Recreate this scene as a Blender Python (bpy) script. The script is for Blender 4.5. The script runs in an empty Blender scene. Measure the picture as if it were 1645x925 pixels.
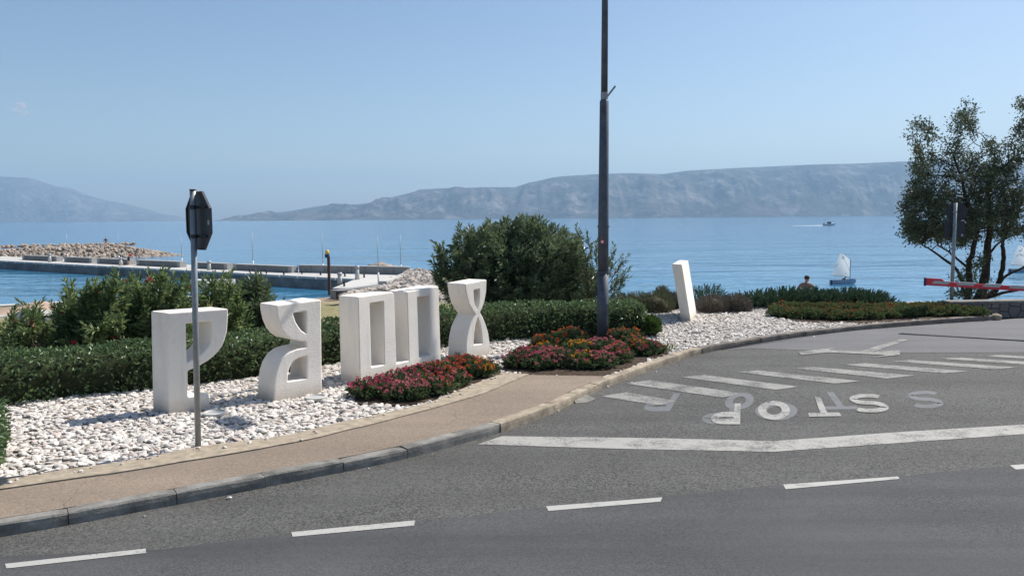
import bpy, bmesh, math, random
import numpy as np
from mathutils import Vector, Matrix, noise
random.seed(7); RNG = np.random.default_rng(7)
R = math.radians
SC = bpy.context.scene
COL = SC.collection

# ------------------------------------------------------------------ camera
CAM_H, FPX, PW, PH = 2.5, 1280.0, 1645.0, 925.0
PITCH, ROLL = math.atan((462.5-349.7)/FPX), 0.0079
F_ = Vector((0, math.cos(PITCH), -math.sin(PITCH)))
U0 = Vector((0, math.sin(PITCH), math.cos(PITCH)))
R0 = Vector((1, 0, 0))
R_ = math.cos(ROLL)*R0 - math.sin(ROLL)*U0
U_ = math.sin(ROLL)*R0 + math.cos(ROLL)*U0
camd = bpy.data.cameras.new('camera'); cam = bpy.data.objects.new('camera', camd); COL.objects.link(cam)
camd.sensor_width = 36; camd.lens = 36*FPX/PW; camd.clip_start = .1; camd.clip_end = 90000
M = Matrix((R_, U_, -F_)).transposed().to_4x4(); M.translation = Vector((0, 0, CAM_H))
cam.matrix_world = M
SC.camera = cam

# ------------------------------------------------------------------ sun, sky, exposure
SUN_EL, SUN_AZ = R(48.5), R(54)          # azimuth measured from +Y towards +X
sd = Vector((math.sin(SUN_AZ)*math.cos(SUN_EL), math.cos(SUN_AZ)*math.cos(SUN_EL), math.sin(SUN_EL)))
sl = bpy.data.lights.new('sun', 'SUN'); sl.energy = 4.4; sl.angle = R(.55); sl.color = (1, .955, .89)
so = bpy.data.objects.new('sun', sl); COL.objects.link(so)
so.rotation_euler = (-sd).to_track_quat('-Z', 'Y').to_euler(); so.location = (0, 0, 60)
W = bpy.data.worlds.new('World'); SC.world = W; W.use_nodes = True
wn = W.node_tree.nodes; wl = W.node_tree.links; bg = wn['Background']
sky = wn.new('ShaderNodeTexSky'); sky.sky_type = 'NISHITA'; sky.sun_disc = False
sky.sun_elevation = SUN_EL; sky.sun_rotation = SUN_AZ
sky.altitude = 10; sky.air_density = 1.0; sky.dust_density = .8; sky.ozone_density = 2.0
wl.new(sky.outputs[0], bg.inputs[0]); bg.inputs[1].default_value = .078
SC.view_settings.view_transform = 'Standard'; SC.view_settings.look = 'None'
SC.view_settings.exposure = 0.64; SC.view_settings.gamma = 1
HAZE = dict(density=1.35e-4, color=(.42, .68, 1.0))

# ------------------------------------------------------------------ helpers
def g(px, py, z=0.0):
    """world point at height z on the sight line measured in the photograph"""
    d = F_ + R_*((px-822.5)/FPX) + U_*(-(py-462.5)/FPX)
    t = (z-CAM_H)/d.z
    return Vector((d.x*t, d.y*t, z))
def gy(px, py, Y):
    """world point at distance Y"""
    d = F_ + R_*((px-822.5)/FPX) + U_*(-(py-462.5)/FPX)
    t = Y/d.y
    return Vector((d.x*t, Y, CAM_H+d.z*t))
def tag(o, label=None, cat=None, group=None, kind=None):
    if label: o['label'] = label
    if cat: o['category'] = cat
    if group: o['group'] = group
    if kind: o['kind'] = kind
    return o
def empty(name, loc=(0, 0, 0), rz=0, **k):
    o = bpy.data.objects.new(name, None); COL.objects.link(o); o.location = loc; o.rotation_euler.z = rz
    o.empty_display_size = .2
    return tag(o, **k)
def link(name, me, parent=None, loc=None, **k):
    o = bpy.data.objects.new(name, me); COL.objects.link(o)
    if parent is not None: o.parent = parent
    if loc is not None: o.location = loc
    return tag(o, **k)
def copy_tree(o, parent=None):
    c = o.copy(); COL.objects.link(c)
    if parent is not None: c.parent = parent
    for ch in list(o.children): copy_tree(ch, c)
    return c
def npmesh(name, V, F, mats, smooth=False, mi=None):
    """V (n,3) F (m,k) arrays"""
    me = bpy.data.meshes.new(name)
    V = np.asarray(V, dtype=np.float32); F = np.asarray(F, dtype=np.int32)
    m, k = F.shape
    me.vertices.add(len(V)); me.vertices.foreach_set('co', V.ravel())
    me.loops.add(m*k); me.loops.foreach_set('vertex_index', F.ravel())
    me.polygons.add(m); me.polygons.foreach_set('loop_start', np.arange(0, m*k, k, dtype=np.int32))
    me.polygons.foreach_set('use_smooth', np.full(m, smooth, dtype=bool))
    for mt in (mats if isinstance(mats, (list, tuple)) else [mats]): me.materials.append(mt)
    if mi is not None: me.polygons.foreach_set('material_index', np.asarray(mi, dtype=np.int32))
    me.update(calc_edges=True); me.validate()
    return me
class MB:
    def __init__(s): s.v = []; s.f = []; s.m = []
    def add(s, vs, fs, mi=0):
        b = len(s.v); s.v += [tuple(v) for v in vs]; s.f += [tuple(b+i for i in f) for f in fs]; s.m += [mi]*len(fs); return s
    def box(s, c, d, rz=0, mi=0, taper=1.0):
        cx, cy, cz = c; a, b, h = d[0]/2, d[1]/2, d[2]/2; vs = []
        for z, t in ((-h, 1), (h, taper)):
            for x, y in ((-a, -b), (a, -b), (a, b), (-a, b)):
                x *= t; y *= t
                vs.append((cx+x*math.cos(rz)-y*math.sin(rz), cy+x*math.sin(rz)+y*math.cos(rz), cz+z))
        return s.add(vs, [(3, 2, 1, 0), (4, 5, 6, 7), (0, 1, 5, 4), (1, 2, 6, 5), (2, 3, 7, 6), (3, 0, 4, 7)], mi)
    def tube(s, pts, rad, n=8, mi=0, cap=True):
        pts = [Vector(p) for p in pts]
        if not hasattr(rad, '__len__'): rad = [rad]*len(pts)
        vs = []; fs = []; ref = None
        for i, p in enumerate(pts):
            t = (pts[min(i+1, len(pts)-1)]-pts[max(i-1, 0)])
            if t.length < 1e-9: t = Vector((0, 0, 1))
            t.normalize()
            if ref is None: ref = Vector((1, 0, 0)) if abs(t.x) < .9 else Vector((0, 1, 0))
            a = (ref - t*ref.dot(t)).normalized(); b = t.cross(a); ref = a
            for k in range(n):
                an = 2*math.pi*k/n; vs.append(p+(a*math.cos(an)+b*math.sin(an))*rad[i])
        for i in range(len(pts)-1):
            for k in range(n):
                k2 = (k+1) % n; fs.append((i*n+k, i*n+k2, (i+1)*n+k2, (i+1)*n+k))
        if cap: fs.append(tuple(range(n))[::-1]); fs.append(tuple((len(pts)-1)*n+k for k in range(n)))
        return s.add(vs, fs, mi)
    def prism(s, poly, z0, z1, mi=0):
        n = len(poly); A = sum(poly[i][0]*poly[(i+1) % n][1]-poly[(i+1) % n][0]*poly[i][1] for i in range(n))
        if A < 0: poly = poly[::-1]
        vs = [(p[0], p[1], z0) for p in poly]+[(p[0], p[1], z1) for p in poly]
        fs = [tuple(range(n))[::-1], tuple(range(n, 2*n))]+[(i, (i+1) % n, n+(i+1) % n, n+i) for i in range(n)]
        return s.add(vs, fs, mi)
    def mesh(s, name, mats, smooth=False):
        me = bpy.data.meshes.new(name); me.from_pydata(s.v, [], s.f)
        for mt in (mats if isinstance(mats, (list, tuple)) else [mats]): me.materials.append(mt)
        me.polygons.foreach_set('material_index', s.m)
        me.polygons.foreach_set('use_smooth', [smooth]*len(s.f)); me.update()
        return me
    def build(s, name, mats, parent=None, smooth=False, loc=None, **k):
        return link(name, s.mesh(name, mats, smooth), parent, loc, **k)
def bevel(o, w, seg=2, ang=40):
    m = o.modifiers.new('bevel', 'BEVEL'); m.width = w; m.segments = seg; m.limit_method = 'ANGLE'; m.angle_limit = R(ang)
    return o
def interp(x, pts):
    xs = [p[0] for p in pts]; ys = [p[1] for p in pts]
    return float(np.interp(x, xs, ys))
def inside(P, poly):
    """P (n,2), poly list of xy -> bool mask"""
    x, y = P[:, 0], P[:, 1]; r = np.zeros(len(P), bool); n = len(poly)
    for i in range(n):
        x1, y1 = poly[i][0], poly[i][1]; x2, y2 = poly[(i+1) % n][0], poly[(i+1) % n][1]
        c = ((y1 > y) != (y2 > y)) & (x < (x2-x1)*(y-y1)/((y2-y1) if abs(y2-y1) > 1e-12 else 1e-12)+x1)
        r ^= c
    return r
def offset_line(pts, w):
    """shift a polyline by w to its left"""
    out = []
    for i, p in enumerate(pts):
        a = pts[max(i-1, 0)]; b = pts[min(i+1, len(pts)-1)]
        t = Vector((b[0]-a[0], b[1]-a[1])).normalized()
        out.append(Vector((p[0]-t.y*w, p[1]+t.x*w)))
    return out
def resample(pts, step):
    pts = [Vector((p[0], p[1])) for p in pts]; out = [pts[0]]; acc = 0
    for a, b in zip(pts, pts[1:]):
        L = (b-a).length; t = step-acc
        while t <= L: out.append(a+(b-a)*(t/L)); t += step
        acc = L-(t-step)
    if (out[-1]-pts[-1]).length > .05*step: out.append(pts[-1])
    return out
def smooth_line(pts, n=10):
    pts = [Vector((p[0], p[1])) for p in pts]; out = []
    for i in range(len(pts)-1):
        p0 = pts[max(i-1, 0)]; p1 = pts[i]; p2 = pts[i+1]; p3 = pts[min(i+2, len(pts)-1)]
        for k in range(n):
            t = k/n
            out.append(.5*((2*p1)+(p2-p0)*t+(2*p0-5*p1+4*p2-p3)*t*t+(3*p1-p0-3*p2+p3)*t**3))
    out.append(pts[-1]); return out

# ------------------------------------------------------------------ materials
class Mat:
    def __init__(s, name, rough=.8, spec=.3, metal=0):
        s.m = bpy.data.materials.new(name); s.m.use_nodes = True; s.n = s.m.node_tree.nodes; s.l = s.m.node_tree.links
        s.b = s.n['Principled BSDF']; s.b.inputs['Roughness'].default_value = rough
        s.b.inputs['Specular IOR Level'].default_value = spec; s.b.inputs['Metallic'].default_value = metal
        s.tc = s.n.new('ShaderNodeTexCoord'); s.co = s.tc.outputs['Object']
    def world(s): s.co = s.n.new('ShaderNodeNewGeometry').outputs['Position']; return s
    def mapping(s, scale=(1, 1, 1), rot=(0, 0, 0)):
        n = s.n.new('ShaderNodeMapping'); n.inputs['Scale'].default_value = scale; n.inputs['Rotation'].default_value = rot
        s.l.new(s.co, n.inputs[0]); return n.outputs[0]
    def noise(s, scale, detail=4, rough=.6, co=None, dist=0):
        n = s.n.new('ShaderNodeTexNoise'); n.inputs['Scale'].default_value = scale; n.inputs['Detail'].default_value = detail
        n.inputs['Roughness'].default_value = rough; n.inputs['Distortion'].default_value = dist
        s.l.new(co or s.co, n.inputs['Vector']); return n.outputs['Fac']
    def voro(s, scale, feature='F1', out='Distance', co=None):
        n = s.n.new('ShaderNodeTexVoronoi'); n.feature = feature; n.inputs['Scale'].default_value = scale
        s.l.new(co or s.co, n.inputs['Vector']); return n.outputs[out]
    def ramp(s, fac, stops):
        n = s.n.new('ShaderNodeValToRGB'); cr = n.color_ramp
        while len(cr.elements) < len(stops): cr.elements.new(.5)
        for e, (p, c) in zip(cr.elements, stops):
            e.position = p; e.color = (*c, 1) if hasattr(c, '__len__') else (c, c, c, 1)
        s.l.new(fac, n.inputs[0]); return n.outputs[0]
    def mix(s, fac, a, b, mode='MIX'):
        n = s.n.new('ShaderNodeMix'); n.data_type = 'RGBA'; n.blend_type = mode
        for i, v in ((0, fac), (6, a), (7, b)):
            if hasattr(v, 'links') or isinstance(v, bpy.types.NodeSocket): s.l.new(v, n.inputs[i])
            else: n.inputs[i].default_value = v if i == 0 else (*v, 1)
        return n.outputs[2]
    def math(s, op, a, b=0.0):
        n = s.n.new('ShaderNodeMath'); n.operation = op
        for i, v in enumerate((a, b)):
            if isinstance(v, bpy.types.NodeSocket): s.l.new(v, n.inputs[i])
            else: n.inputs[i].default_value = v
        return n.outputs[0]
    def color(s, c):
        if isinstance(c, bpy.types.NodeSocket): s.l.new(c, s.b.inputs['Base Color'])
        else: s.b.inputs['Base Color'].default_value = (*c, 1)
        return s
    def rough(s, v):
        s.l.new(v, s.b.inputs['Roughness']); return s
    def bump(s, h, strength=.5, dist=.02):
        n = s.n.new('ShaderNodeBump'); n.inputs['Strength'].default_value = strength; n.inputs['Distance'].default_value = dist
        s.l.new(h, n.inputs['Height'])
        if s.b.inputs['Normal'].links: s.l.new(s.b.inputs['Normal'].links[0].from_socket, n.inputs['Normal'])
        s.l.new(n.outputs[0], s.b.inputs['Normal']); return s
def plain(name, c, rough=.7, spec=.3, metal=0, var=.12, scale=6, bump=0):
    m = Mat(name, rough, spec, metal)
    n = m.noise(scale, 5)
    lo = tuple(max(0, x*(1-var*1.6)) for x in c); hi = tuple(min(1, x*(1+var)) for x in c)
    m.color(m.ramp(n, [(.3, lo), (.7, hi)]))
    if bump: m.bump(m.noise(scale*8, 6), bump, .01)
    return m.m
def leafmat(name, cols, rough=.45, trans=.25, spec=.4):
    m = Mat(name, rough, spec)
    ge = m.n.new('ShaderNodeNewGeometry')
    c = m.ramp(ge.outputs['Random Per Island'], [(i/max(1, len(cols)-1), x) for i, x in enumerate(cols)])
    big = m.noise(1.7, 2); c2 = m.mix(m.ramp(big, [(.35, 0.0), (.65, .45)]), c, tuple(x*.62 for x in cols[len(cols)//2]))
    m.color(c2)
    if trans:
        t = m.n.new('ShaderNodeBsdfTranslucent'); hs = m.mix(.5, c2, (.35, .42, .06), 'MIX'); m.l.new(c2, t.inputs[0])
        mx = m.n.new('ShaderNodeMixShader'); mx.inputs[0].default_value = trans
        m.l.new(m.b.outputs[0], mx.inputs[1]); m.l.new(t.outputs[0], mx.inputs[2])
        m.l.new(mx.outputs[0], m.n['Material Output'].inputs['Surface'])
    return m.m

def asphalt(name, base, contrast, scale, warm=0.0, bumps=.5, patch=.12, cracks=False, rot=-38):
    m = Mat(name, .85, .25).world()
    fine = m.noise(scale*.95, 4, .8); sp = m.voro(scale*.75, 'F1', 'Color')
    spv = m.n.new('ShaderNodeSeparateColor'); m.l.new(sp, spv.inputs[0])
    lo = tuple(b*(1-contrast) for b in base); hi = tuple(b*(1+contrast) for b in base)
    c = m.ramp(m.math('ADD', m.math('MULTIPLY', fine, .5), m.math('MULTIPLY', spv.outputs[0], .5)), [(.3, lo), (.52, base), (.8, hi)])
    pn = m.noise(.55, 5, .6, dist=.6)
    c = m.mix(m.ramp(pn, [(.3, 0.0), (.75, patch*3)]), c, tuple(b*1.45+warm for b in base))
    sn = m.noise(1.0, 4, .55, m.mapping((.10, 1.5, 1), (0, 0, R(rot))))
    c = m.mix(m.ramp(sn, [(.42, 0.0), (.7, patch*3.2)]), c, tuple(b*.62 for b in base))
    c = m.mix(m.ramp(m.noise(2.6, 6, .7), [(.62, 0.0), (.8, patch*3)]), c, tuple(b*.5 for b in base))
    if cracks:
        e = m.n.new('ShaderNodeTexVoronoi'); e.feature = 'DISTANCE_TO_EDGE'; e.inputs['Scale'].default_value = .55
        w = m.n.new('ShaderNodeMix'); w.data_type = 'VECTOR'; w.inputs[0].default_value = .2
        nn = m.n.new('ShaderNodeTexNoise'); nn.inputs['Scale'].default_value = 2.2; nn.inputs['Detail'].default_value = 6
        m.l.new(m.co, nn.inputs['Vector']); m.l.new(m.co, w.inputs[4]); m.l.new(nn.outputs['Color'], w.inputs[5])
        m.l.new(w.outputs[1], e.inputs['Vector'])
        k = m.ramp(e.outputs['Distance'], [(0, 1.0), (.004, 0.0)]); k = m.math('MULTIPLY', k, m.ramp(m.noise(.5, 2), [(.5, 0.0), (.6, 1.0)]))
        c = m.mix(m.math('MULTIPLY', k, .55), c, tuple(b*.3 for b in base))
    m.color(c)
    m.bump(fine, bumps, .012)
    return m.m
def paint(name, c, wear=.5, scale=55, thr=.42):
    """road paint worn through to the asphalt below"""
    m = Mat(name, .7, .3).world()
    f = m.noise(scale*.7, 5, .85); b = m.noise(2.3, 6, .75)
    w = m.math('ADD', m.math('MULTIPLY', f, .5), m.math('MULTIPLY', b, .5))
    k = m.ramp(w, [(thr-.05, 1.0), (thr+.04, 0.0)])
    pc = m.mix(m.ramp(b, [(.35, 0.0), (.7, .5)]), c, tuple(x*.75 for x in c))
    m.color(m.mix(m.math('MULTIPLY', k, wear), pc, (.095, .093, .09)))
    m.bump(f, .4, .006)
    return m.m

MT = {}
MT['old_asphalt'] = asphalt('coarse_asphalt', (.096, .094, .088), .7, 95, .01, .8, .16, True)
MT['new_asphalt'] = asphalt('smooth_asphalt', (.072, .0715, .0725), .5, 130, 0, .35, .24, False, -13.5)
MT['pale_asphalt'] = asphalt('pale_asphalt', (.135, .133, .136), .25, 110, 0, .3, .14)
MT['pave'] = asphalt('tan_pavement_asphalt', (.235, .185, .14), .28, 90, .02, .4, .12, True)
MT['edging'] = plain('edging_concrete', (.36, .30, .225), .9, .2, var=.22, scale=9, bump=.5)
MT['white_paint'] = paint('white_road_paint', (.37, .357, .325), .9, 60, .47)
MT['zebra_paint'] = paint('worn_road_paint', (.29, .282, .255), .97, 42, .495)
MT['letter_paint'] = paint('road_letter_paint', (.36, .35, .32), .97, 45, .485)
MT['dash_paint'] = paint('fresh_road_paint', (.41, .40, .37), .8, 60, .425)
MT['ghost_paint'] = paint('faded_grey_paint', (.145, .15, .157), .85, 50, .475)
MT['kerb'] = plain('kerb_grey', (.22, .21, .19), .9, .2, var=.3, scale=5, bump=.6)
MT['kerb_tan'] = plain('kerb_tan', (.36, .30, .225), .9, .2, var=.3, scale=5, bump=.6)
MT['kerb_brown'] = plain('kerb_brown', (.20, .175, .15), .9, .2, var=.3, scale=5, bump=.6)
MT['soil'] = plain('soil', (.075, .055, .04), .95, .1, var=.4, scale=14, bump=.8)
MT['terrain'] = None

def rgb(*a): return a
def stucco():
    m = Mat('white_stucco', .85, .2)
    big = m.noise(1.4, 5, .6); fine = m.noise(14, 6, .65)
    c = m.ramp(big, [(.3, (.81, .75, .67)), (.7, (.87, .815, .735))])
    c = m.mix(m.ramp(fine, [(.55, 0.0), (.75, .25)]), c, (.55, .49, .42))
    # splash dirt near the ground
    sp = m.n.new('ShaderNodeSeparateXYZ'); m.l.new(m.co, sp.inputs[0])
    low = m.math('ADD', sp.outputs[2], m.math('MULTIPLY', fine, .12))
    c = m.mix(m.ramp(low, [(.06, .6), (.24, 0.0)]), c, (.42, .35, .27))
    st = m.noise(1, 5, .6, m.mapping((9, 9, .7)))
    c = m.mix(m.ramp(st, [(.55, 0.0), (.75, .24)]), c, (.46, .42, .375))
    m.color(c); m.bump(m.noise(40, 6, .7), .6, .015); m.bump(m.noise(3.2, 3), .25, .03)
    return m.m
MT['stucco'] = stucco()
def pebblemat():
    m = Mat('white_pebbles', .75, .25)
    ge = m.n.new('ShaderNodeNewGeometry')
    c = m.ramp(ge.outputs['Random Per Island'], [(0, (.67, .63, .575)), (.35, (.56, .52, .47)), (.6, (.67, .63, .58)), (.8, (.45, .41, .37)), (.9, (.52, .43, .38)), (.96, (.33, .27, .24)), (1, (.68, .65, .61))])
    c = m.mix(m.ramp(m.noise(30, 4), [(.4, 0.0), (.7, .25)]), c, (.55, .50, .44))
    m.color(c); return m.m
MT['pebble'] = pebblemat()
MT['gravel_base'] = plain('gravel_bed', (.42, .385, .335), .95, .1, var=.4, scale=20, bump=.8)
def rockmat(name, a, b, c3):
    m = Mat(name, .9, .15)
    oi = m.n.new('ShaderNodeObjectInfo'); ge = m.n.new('ShaderNodeNewGeometry')
    r = m.math('FRACT', m.math('ADD', oi.outputs['Random'], ge.outputs['Random Per Island']))
    c = m.ramp(r, [(0, a), (.5, b), (1, c3)])
    c = m.mix(m.ramp(m.noise(2.2, 6, .65), [(.4, 0.0), (.7, .5)]), c, tuple(x*.55 for x in b))
    m.color(c); m.bump(m.noise(5, 6, .7), .7, .06); return m.m
MT['rock'] = rockmat('breakwater_rock', (.36, .29, .23), (.44, .37, .30), (.30, .25, .21))
MT['grey_rock'] = rockmat('grey_rock', (.40, .35, .31), (.48, .43, .38), (.34, .29, .26))
MT['wall_stone'] = rockmat('wall_stone', (.17, .16, .155), (.20, .19, .185), (.14, .13, .13))
MT['mortar'] = plain('mortar', (.075, .07, .068), .95, .1)
MT['concrete'] = plain('pale_concrete', (.50, .485, .45), .85, .2, var=.08, scale=.6, bump=.2)
MT['concrete_white'] = plain('white_concrete', (.50, .485, .455), .85, .2, var=.06, scale=.5)
MT['concrete_grey'] = plain('grey_concrete', (.25, .25, .245), .85, .2, var=.15, scale=.7, bump=.3)
MT['quay_face'] = plain('quay_face', (.20, .20, .195), .85, .3, var=.3, scale=.8, bump=.3)
MT['bench'] = plain('shaded_bench_concrete', (.20, .20, .195), .85, .2, var=.12, scale=.7)  # bench sides: their shade is put into this darker grey
MT['bench_top'] = plain('lit_bench_top_and_end_concrete', (.36, .355, .34), .85, .2, var=.1, scale=.7)  # bench tops: daylight put into this lighter grey; the paler end blocks share it
MT['galv'] = plain('galvanised_steel', (.30, .32, .33), .5, .5, .55, var=.12, scale=18)
MT['sign_back'] = plain('sign_back_grey', (.035, .04, .052), .5, .4, .3, var=.1, scale=6)
MT['sign_red'] = plain('sign_red', (.5, .02, .02), .4, .5, 0, .05)
MT['sticker'] = plain('sticker_grey', (.35, .37, .42), .5)
MT['lamp_paint'] = plain('lamp_post_paint', (.085, .10, .125), .55, .4, .1, var=.22, scale=7, bump=.15)
MT['white_plastic'] = plain('white_gelcoat', (.78, .78, .77), .35, .5, 0, .05)
MT['dark_plastic'] = plain('dark_plastic', (.03, .033, .04), .5)
MT['red_paint'] = plain('boom_red', (.62, .03, .05), .4, .5, 0, .08)
MT['grey_reflect'] = plain('boom_grey', (.42, .42, .42), .4, .5, 0, .06)
MT['blue_cap'] = plain('boom_cap', (.03, .045, .12), .5)
MT['rust'] = plain('rusty_post', (.10, .06, .05), .8, .2, .2, .25, 9)
MT['yellow'] = plain('yellow_lamp', (.75, .5, .05), .5)
MT['blue_lamp'] = plain('blue_lamp', (.02, .05, .14), .5)
MT['hull_blue'] = plain('dinghy_hull', (.30, .36, .46), .4, .5, 0, .08)
MT['skin'] = plain('skin', (.50, .29, .20), .6, .3, 0, .1, 10)
MT['hair'] = plain('hair', (.045, .025, .02), .7)
MT['bark'] = plain('bark', (.060, .048, .04), .95, .1, 0, .4, 12, .8)
MT['twig'] = plain('twig', (.085, .075, .05), .9, .1, 0, .3, 12)
MT['core'] = plain('dark_twig_core', (.035, .042, .022), .98, .02, 0, .4, 9, .6)  # twig-coloured dark filling added inside foliage to block light and view
def sailmat():
    m = Mat('sail_cloth', .6, .2); m.color(m.ramp(m.noise(1.5, 4), [(.3, (.80, .79, .76)), (.7, (.87, .86, .84))]))
    t = m.n.new('ShaderNodeBsdfTranslucent'); t.inputs[0].default_value = (.85, .84, .8, 1)
    mx = m.n.new('ShaderNodeMixShader'); mx.inputs[0].default_value = .45
    m.l.new(m.b.outputs[0], mx.inputs[1]); m.l.new(t.outputs[0], mx.inputs[2]); m.l.new(mx.outputs[0], m.n['Material Output'].inputs['Surface'])
    return m.m
MT['sail'] = sailmat()
MT['sail_print'] = plain('sail_print', (.22, .23, .26), .6)
MT['hedge'] = leafmat('hedge_leaf', [(.055, .095, .042), (.085, .145, .058), (.12, .19, .075), (.22, .29, .12)], .38, .36, .45)
MT['oleander'] = leafmat('oleander_leaf', [(.07, .115, .048), (.11, .175, .065), (.18, .25, .09), (.40, .44, .20)], .34, .42, .6)
MT['oleander_dark'] = leafmat('dark_shrub_leaf', [(.07, .105, .058), (.11, .155, .078), (.16, .21, .105), (.29, .33, .18)], .36, .3, .55)
MT['lantana'] = leafmat('lantana_leaf', [(.065, .10, .042), (.10, .145, .06), (.16, .20, .09)], .55, .25, .2)
MT['bed_leaf'] = leafmat('bed_leaf', [(.075, .115, .045), (.12, .165, .06), (.19, .22, .09)], .6, .25, .2)
MT['juniper'] = leafmat('juniper_leaf', [(.045, .085, .05), (.07, .12, .065), (.11, .165, .085)], .6, .15, .3)
MT['lavender'] = leafmat('lavender_leaf', [(.13, .13, .10), (.17, .15, .13), (.22, .20, .16)], .8, .1, .1)
MT['lavgreen'] = leafmat('grey_green_leaf', [(.14, .16, .09), (.19, .205, .12), (.24, .235, .16)], .8, .1, .1)
MT['lime'] = leafmat('bright_leaf', [(.06, .11, .02), (.10, .17, .03), (.14, .22, .05)], .5, .25, .3)
MT['olive'] = leafmat('tree_leaf', [(.045, .068, .038), (.075, .105, .055), (.11, .14, .075), (.19, .21, .13)], .5, .2, .3)
MT['drygrass'] = leafmat('dry_grass_blade', [(.22, .19, .09), (.16, .17, .06), (.10, .15, .04)], .8, .2, .1)
FL = {'pink': [(.50, .09, .14), (.66, .26, .27), (.52, .09, .20)], 'magenta': [(.43, .045, .11), (.57, .14, .20), (.45, .05, .10)],
      'red': [(.50, .05, .035), (.66, .17, .08), (.44, .05, .07)], 'orange': [(.68, .14, .03), (.72, .28, .04), (.6, .06, .03)],
      'yellow': [(.75, .40, .02), (.75, .30, .02), (.8, .5, .05)], 'rust': [(.30, .07, .035), (.42, .15, .05), (.22, .07, .04)],
      'oleander_red': [(.60, .02, .06), (.72, .05, .12), (.5, .02, .05)], 'salmon': [(.62, .22, .18), (.7, .33, .25), (.55, .15, .14)]}
for k, v in FL.items(): MT['fl_'+k] = leafmat(k+'_petal', v, .7, .2, .1)

# ------------------------------------------------------------------ leaf generators (numpy)
def unit(a): return a/np.maximum(np.linalg.norm(a, axis=1, keepdims=True), 1e-9)
def leaves(P, D, L, Wd, droop=.0, rng=RNG, fold=.25):
    """leaf blades: base points P, directions D, length L, width Wd -> V,F  (two triangulable quads per leaf, folded on the midrib)"""
    n = len(P); D = unit(D); up = unit(rng.normal(size=(n, 3))+np.array([0, 0, .9]))
    S = unit(np.cross(D, up)); N = np.cross(S, D)
    L = np.asarray(L).reshape(-1, 1)*np.ones((n, 1)); Wd = np.asarray(Wd).reshape(-1, 1)*np.ones((n, 1))
    tip = P+D*L; tip[:, 2] -= (droop*L)[:, 0]
    mid = P+D*L*.5+N*Wd*.0
    a = mid+S*Wd*.5+N*Wd*fold; b = mid-S*Wd*.5+N*Wd*fold
    V = np.stack([P, a, tip, b], 1).reshape(-1, 3)
    i = np.arange(n)*4
    F = np.stack([np.stack([i, i+1, i+2], 1), np.stack([i, i+2, i+3], 1)], 1).reshape(-1, 3)
    return V, F
def merge(parts):
    V = []; F = []; b = 0
    for v, f in parts: V.append(v); F.append(f+b); b += len(v)
    return np.concatenate(V), np.concatenate(F)
def shoots(P, D, n_leaf, L, Wd, sl, spread=.9, rng=RNG, droop=.1):
    """whorled shoots: leaves spread round a stem of length sl starting at P along D"""
    k = len(P); D = unit(D)
    t = np.tile(np.linspace(0, 1, n_leaf), k).reshape(-1, 1)
    PP = np.repeat(P, n_leaf, 0); DD = np.repeat(D, n_leaf, 0)
    side = unit(rng.normal(size=(k*n_leaf, 3))); side = unit(side-DD*np.sum(side*DD, 1, keepdims=True))
    a = spread*(1.15-.75*t)
    d = DD*np.cos(a)+side*np.sin(a)
    return leaves(PP+DD*t*sl, d, L*rng.uniform(.7, 1.15, len(PP)), Wd*rng.uniform(.8, 1.2, len(PP)), droop, rng)
ICO = None
def ico(sub):
    bm = bmesh.new(); bmesh.ops.create_icosphere(bm, subdivisions=sub, radius=1)
    V = np.array([v.co[:] for v in bm.verts]); F = np.array([[v.index for v in f.verts] for f in bm.faces]); bm.free(); return V, F
ICO1, ICO2 = ico(1), ico(2)
def blobs(C, S, base, rng=RNG, jitter=.22, flat=True):
    """irregular stones: centres C (n,3), radii S (n,3)"""
    V0, F0 = base; n = len(C)
    ang = rng.uniform(0, 2*np.pi, n); ca, sa = np.cos(ang), np.sin(ang)
    tilt = rng.normal(0, .28, n); ct, st = np.cos(tilt), np.sin(tilt)
    A = V0[None]*(1+rng.normal(0, jitter, (n, len(V0), 1)))*S[:, None]
    x, y, z = A[..., 0], A[..., 1], A[..., 2]
    x, z = x*ct[:, None]-z*st[:, None], x*st[:, None]+z*ct[:, None]
    X = x*ca[:, None]-y*sa[:, None]; Y = x*sa[:, None]+y*ca[:, None]
    V = np.stack([X, Y, z], -1)+C[:, None]
    F = F0[None]+(np.arange(n)*len(V0))[:, None, None]
    return V.reshape(-1, 3), F.reshape(-1, 3)

# ================================================================== LARGE STRUCTURE
SEA_Z = -4.0
# ---- sea
def seamat():
    m = Mat('sea_water', .10, .5).world()
    m.b.inputs['IOR'].default_value = 1.33
    sp = m.n.new('ShaderNodeSeparateXYZ'); m.l.new(m.co, sp.inputs[0])
    streak = m.noise(1, 5, .55, m.mapping((.0022, .011, 1)))
    c = m.ramp(streak, [(.35, (.025, .13, .27)), (.65, (.045, .18, .33))])
    near = m.ramp(m.math('MULTIPLY', sp.outputs[1], 1/400), [(.1, 1.0), (.7, 0.0)])
    c = m.mix(m.math('MULTIPLY', near, .55), c, (.04, .20, .32))
    m.color(c)
    w1 = m.noise(.95, 3, .5, m.mapping((.75, 1.25, 1), (0, 0, R(12)))); w2 = m.noise(.20, 3, .5, m.mapping((.7, 1.4, 1), (0, 0, R(-9)))); w3 = m.noise(.035, 2, .5, m.mapping((.6, 1.6, 1)))
    calm = m.ramp(streak, [(.38, .10), (.62, 1.15)])
    h = m.math('ADD', m.math('MULTIPLY', m.math('MULTIPLY', w1, .10), calm), m.math('MULTIPLY', w2, .30)); h = m.math('ADD', h, m.math('MULTIPLY', w3, .8))
    m.bump(h, 1.0, 1.0)
    return m.m
MT['sea'] = seamat()
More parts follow.
